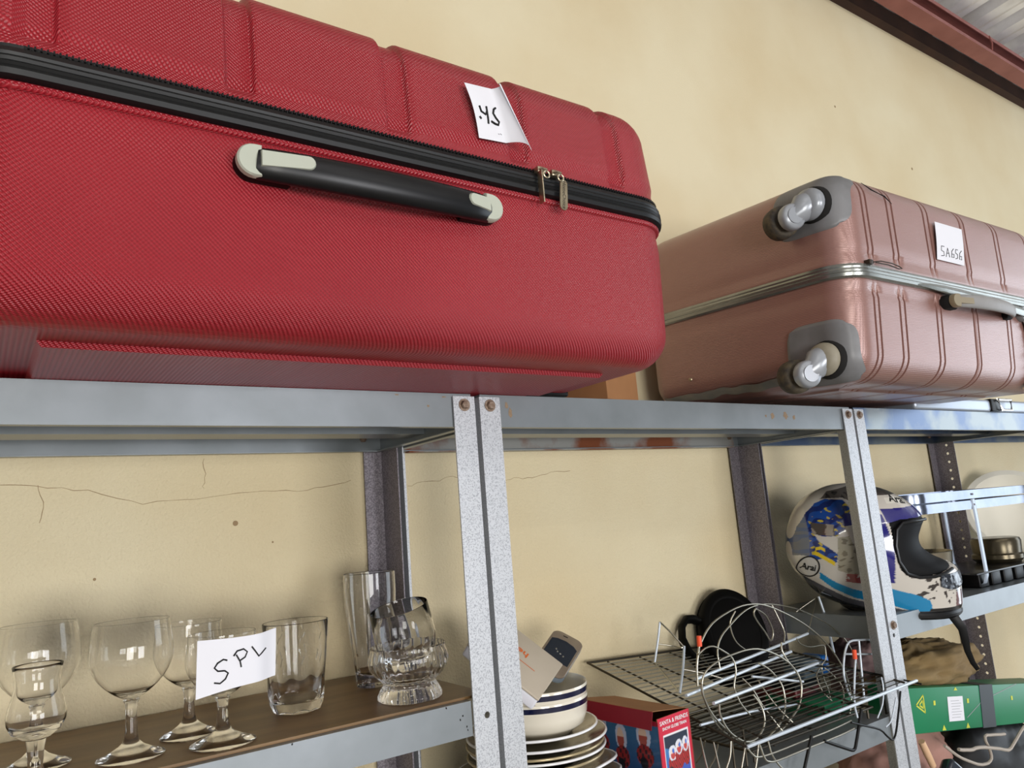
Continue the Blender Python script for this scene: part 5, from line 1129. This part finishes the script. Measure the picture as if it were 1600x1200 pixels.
mb = MB(); mb.bbox((-.165, -.066, .034), (.19, .10, .0385), .0015); obj('rim_plate', mb, mat('black_nonstick', (22, 22, 24), .25, spec=.6), t)
for i in range(5):
    for j in range(2):
        mb = MB(); x = -.128 + i * .066; y = -.052 + j * .080; mb.bbox((x, y, 0), (x + .048, y + .064, .0345), .004); obj('cup', mb, M_black, t)
t = thing('tin_mould', 'dull olive metal tin standing on the black bun tray at the right edge', 'tin', (1.690, .105, ZH + .0388), GU)
obj('tin_body', MB().lathe([(0, 0), (.052, 0), (.062, .010), (.062, .020), (.058, .024), (.060, .055), (.057, .062), (.050, .064), (0, .062)], 44), M_olive, t, ang=40)
# pale tub with a curved spout, at the back right
M_ivory = mat('ivory_plastic', (236, 232, 218), .3, spec=.5)
ba = Vector((-.62, -.62, .48)).normalized(); bx_ = Vector((0, 0, 1)).cross(ba).normalized(); by_ = ba.cross(bx_)
t = thing('plastic_basin', 'ivory plastic basin leaning upright on the shelf at the right edge', 'basin', (0, 0, 0), None, M=basis((2.03, .175, 1.668), bx_, by_, ba))
obj('basin_body', MB().lathe([(0, -.075), (.075, -.075), (.088, -.070), (.100, -.045), (.128, -.005), (.134, .012), (.146, .014), (.147, .010), (.150, .010), (.150, .018), (.134, .018), (.126, .004), (.095, -.055), (.07, -.068), (0, -.069)], 56), M_ivory, t, ang=50)
obj('rim_fold', MB().tube([(.149 * math.cos(2 * PI * k / 56), .149 * math.sin(2 * PI * k / 56), .013) for k in range(56)], .0035, 8, closed=True), M_ivory, t)

# ------------------------------------------------------------------ right-hand unit, clutter under the helmet
Z4 = 1.0305
def rumple(name, label, cat, c, rx, ry, rz, m, seed, group=None, sq=2.2, amp=.22):
    t = thing(name, label, cat, c, group); mb = MB(); nu, nv = 72, 44; vs = []; fs = []
    for j in range(nv):
        ph = PI * j / (nv - 1)
        for i in range(nu):
            th = 2 * PI * i / nu; d = Vector((math.cos(th) * math.sin(ph), math.sin(th) * math.sin(ph), -math.cos(ph)))
            q = d * 1.9 + Vector((seed, seed * .7, 0)); r = 1 + amp * noise.noise(q * 1.1) + amp * .55 * (1 - 2 * abs(noise.noise(q * 2.3))) * .6 + amp * .25 * (1 - 2 * abs(noise.noise(q * 5.1)))
            z = d.z * r * rz; vs.append((d.x * r * rx, d.y * r * ry, max(z, -rz * .62) + rz * .62))
    for j in range(nv - 1):
        for i in range(nu): k = (i + 1) % nu; fs.append((j * nu + i, j * nu + k, (j + 1) * nu + k, (j + 1) * nu + i))
    mb.add(vs, fs); obj('crumpled_cloth', mb, m, t, ang=0); return t
M_khaki = mat('olive_brown_cloth', (134, 112, 72), .85, col2=(104, 84, 56), ns=6, bump=.3, bs=120)
M_pinkc = mat('dusty_pink_cloth', (182, 138, 124), .85, col2=(160, 116, 104), ns=6, bump=.3, bs=120); M_bag = mat('black_leatherette', (14, 13, 14), .55, col2=(22, 21, 21), ns=10, bump=.3, bs=24)
M_mauve = mat('mauve_print_cloth', (132, 108, 106), .8, col2=(90, 70, 72), ns=50, nmix=.8)
ta = math.radians(9.0)
# long green carton slanting down to the right
Mg = Matrix.Translation((.985, .022, 1.290)) @ Matrix.Rotation(ta, 4, 'Y')
t = thing('green_carton', 'long green cardboard carton with yellow triangles, slanting under the helmet shelf', 'box', (0, 0, 0), M=Mg)
mb = MB(); mb.bbox((0, 0, 0), (.70, .085, .087), .0015); obj('carton_body', mb, mat('green_carton_card', (14, 122, 78), .4, col2=(18, 108, 70), ns=5), t)
M_yel = mat('yellow_print', (196, 200, 50), .5)
def tri(mb, cx, cz, s, w_):
    P = [(cx - s, cz - .001), (cx + s * .75, cz + s * 1.05), (cx + s * .95, cz - s * .95)]
    for a, b in zip(P, P[1:] + P[:1]):
        d = Vector((b[0] - a[0], b[1] - a[1])); d.normalize(); nrm_ = Vector((-d.y, d.x)) * w_
        mb.add([(a[0] - nrm_.x, -.0005, a[1] - nrm_.y), (b[0] - nrm_.x, -.0005, b[1] - nrm_.y), (b[0] + nrm_.x, -.0005, b[1] + nrm_.y), (a[0] + nrm_.x, -.0005, a[1] + nrm_.y)], [(0, 1, 2, 3)])
mb = MB()
for cx in (.050, .330, .56): tri(mb, cx, .055, .017, .0016); tri(mb, cx + .003, .055, .008, .0016)
for cx in (.105, .245, .45): mb.box((cx - .004, -.0005, .052), (cx + .004, -.0003, .061))
for cx in (.135, .235, .31): mb.add([(cx - .008, -.0005, .002), (cx + .008, -.0005, .002), (cx, -.0005, .013)], [(0, 1, 2)])
mb.add([(.188, -.0005, .079), (.204, -.0005, .079), (.196, -.0005, .086)], [(0, 1, 2)])
obj('printed_triangle', mb, M_yel, t, smooth=False)
mb = MB(); mb.box((.158, -.0010, .018), (.222, -.0002, .067)); lo_ = obj('white_label', mb, M_paper, t, smooth=False)
mb = MB()
for k in range(7): mb.box((.170 + .002 * (k % 2), -.0013, .025 + k * .0055), (.205 + .004 * (k % 3), -.0011, .0258 + k * .0055))
obj('printed_lines', mb, M_inkg, lo_, smooth=False)
mb = MB(); mb.box((.300, -.0012, -.0012), (.360, .086, .0882)); obj('black_tape', mb, mat('dark_grey_tape', (48, 54, 58), .45), t, smooth=False)
mb = MB(); mb.add([(.235, -.0005, .022), (.30, -.0005, .050), (.30, -.0005, .0515), (.235, -.0005, .0235)], [(0, 1, 2, 3)]); mb.add([(.362, -.0005, .064), (.48, -.0005, .10 - .014), (.48, -.0005, .1 - .0125), (.362, -.0005, .0655)], [(0, 1, 2, 3)]); obj('scuff_line', mb, M_inkg, t, smooth=False)
rumple('folded_cloth', 'olive-brown crumpled cloth heaped on the slanting green carton', 'cloth', (1.235, .125, 1.335), .205, .085, .050, M_khaki, 3.1, sq=2, amp=.30)
rumple('folded_cloth', 'small mauve patterned cloth tucked left of the olive-brown cloth, under the helmet', 'cloth', (1.085, .165, 1.345), .075, .07, .068, M_mauve, 8.4, amp=.25)
rumple('folded_cloth', 'dusty pink crumpled cloth squeezed under the left end of the green carton', 'cloth', (1.09, .125, 1.150), .150, .085, .078, M_pinkc, 5.2, amp=.16)
bg_ = rumple('handbag', 'black leatherette bag lying under the green carton with a pale cord across it', 'bag', (1.36, .100, Z4), .235, .115, .125, M_bag, 1.7, amp=.12)
t = thing('cord', 'pale grey-brown cord looping across the black bag', 'cord', (1.3, -.02, 1.2))
M_cord = mat('pale_cord', (168, 158, 146), .6)
CORD0 = [1004,-35,1276,1017,-35,1267,1029,-35,1259,1043,-35,1250,1061,-35,1240,1081,-35,1231,1100,-35,1223,1117,-35,1216,1135,-35,1211,1149,-35,1209,1161,-35,1208,1171,-35,1210,1177,-35,1213,1179,-35,1219,1178,-35,1225,1176,-35,1232,1173,-35,1239,1169,-35,1245,1166,-35,1250,1166,-35,1254,1166,-35,1257,1170,-35,1259,1176,-35,1259,1185,-35,1257,1197,-35,1255,1213,-35,1252,1233,-35,1248,1252,-35,1245]
CORD1 = [1035,-45,1264,1049,-45,1260,1063,-45,1257,1076,-45,1254,1088,-45,1252,1100,-45,1252,1115,-45,1250,1135,-45,1246,1158,-45,1240,1180,-45,1234,1199,-45,1229,1217,-45,1223,1232,-45,1219,1241,-45,1219,1247,-45,1220,1255,-45,1223,1266,-45,1227,1279,-45,1232,1292,-45,1237,1302,-45,1241,1312,-45,1244,1322,-45,1247]
for k, L in enumerate((CORD0, CORD1)):
    obj('cord_run', MB().tube([(L[i] / 1000, L[i + 1] / 1000, L[i + 2] / 1000) for i in range(0, len(L), 3)], .0030 if k == 0 else .0034, 7), M_cord, t, world=True)
t = thing('music_player', 'dark glossy gadget with a bright chrome edge, left of the black bag', 'gadget', (0, 0, 0), M=Matrix.Translation((1.04, -.005, 1.225)) @ Matrix.Rotation(math.radians(52), 4, 'Y') @ Matrix.Rotation(math.radians(-20), 4, 'Z'))
mb = MB(); mb.bbox((-.01, -.03, -.030), (.12, .0, .012), .008); obj('gadget_body', mb, M_scr, t); mb = MB(); mb.bbox((-.014, -.028, -.036), (.118, -.002, -.028), .003); obj('chrome_edge', mb, M_chrome, t)
t = thing('wooden_peg', 'small pale wooden handle sticking down below the dusty pink cloth', 'handle', (0, 0, 0), M=Matrix.Translation((1.0, .0, 1.255)) @ Matrix.Rotation(math.radians(-28), 4, 'Y'))
obj('peg_body', MB().tube([(0, 0, .03), (0, 0, 0), (0, 0, -.028), (0, 0, -.032)], [.0065, .0072, .0065, .003], 12), mat('pale_wood', (214, 176, 140), .6), t)
# lower shelf of the middle unit: dark pots with bright knobs, seen below the rack shelf
for i, (x, y, r, h, lb) in enumerate(((.60, .13, .105, .30, 'left one of two dark cooking pots on the shelf below the wire racks'), (.79, .12, .085, .36, 'right one of two dark cooking pots on the shelf below the wire racks'))):
    t = thing('cooking_pot', lb, 'pot', (x, y, .8505), 'dark pots on the lower shelf')
    obj('pot_body', MB().lathe([(0, 0), (r * .92, 0), (r, .01), (r, h * .8), (r * 1.03, h * .81), (r * .96, h * .815), (r * .94, .012), (0, .011)], 40), M_pan, t)
    obj('lid', MB().lathe([(r * 1.02, h * .815), (r, h * .84), (r * .6, h * .9), (0, h * .93)], 40), M_pan, t)
    obj('knob', MB().lathe([(0, h * .925), (.012, h * .925), (.014, h * .97), (.018, h * .99), (.012, h), (0, h)], 20), M_chrome, t)
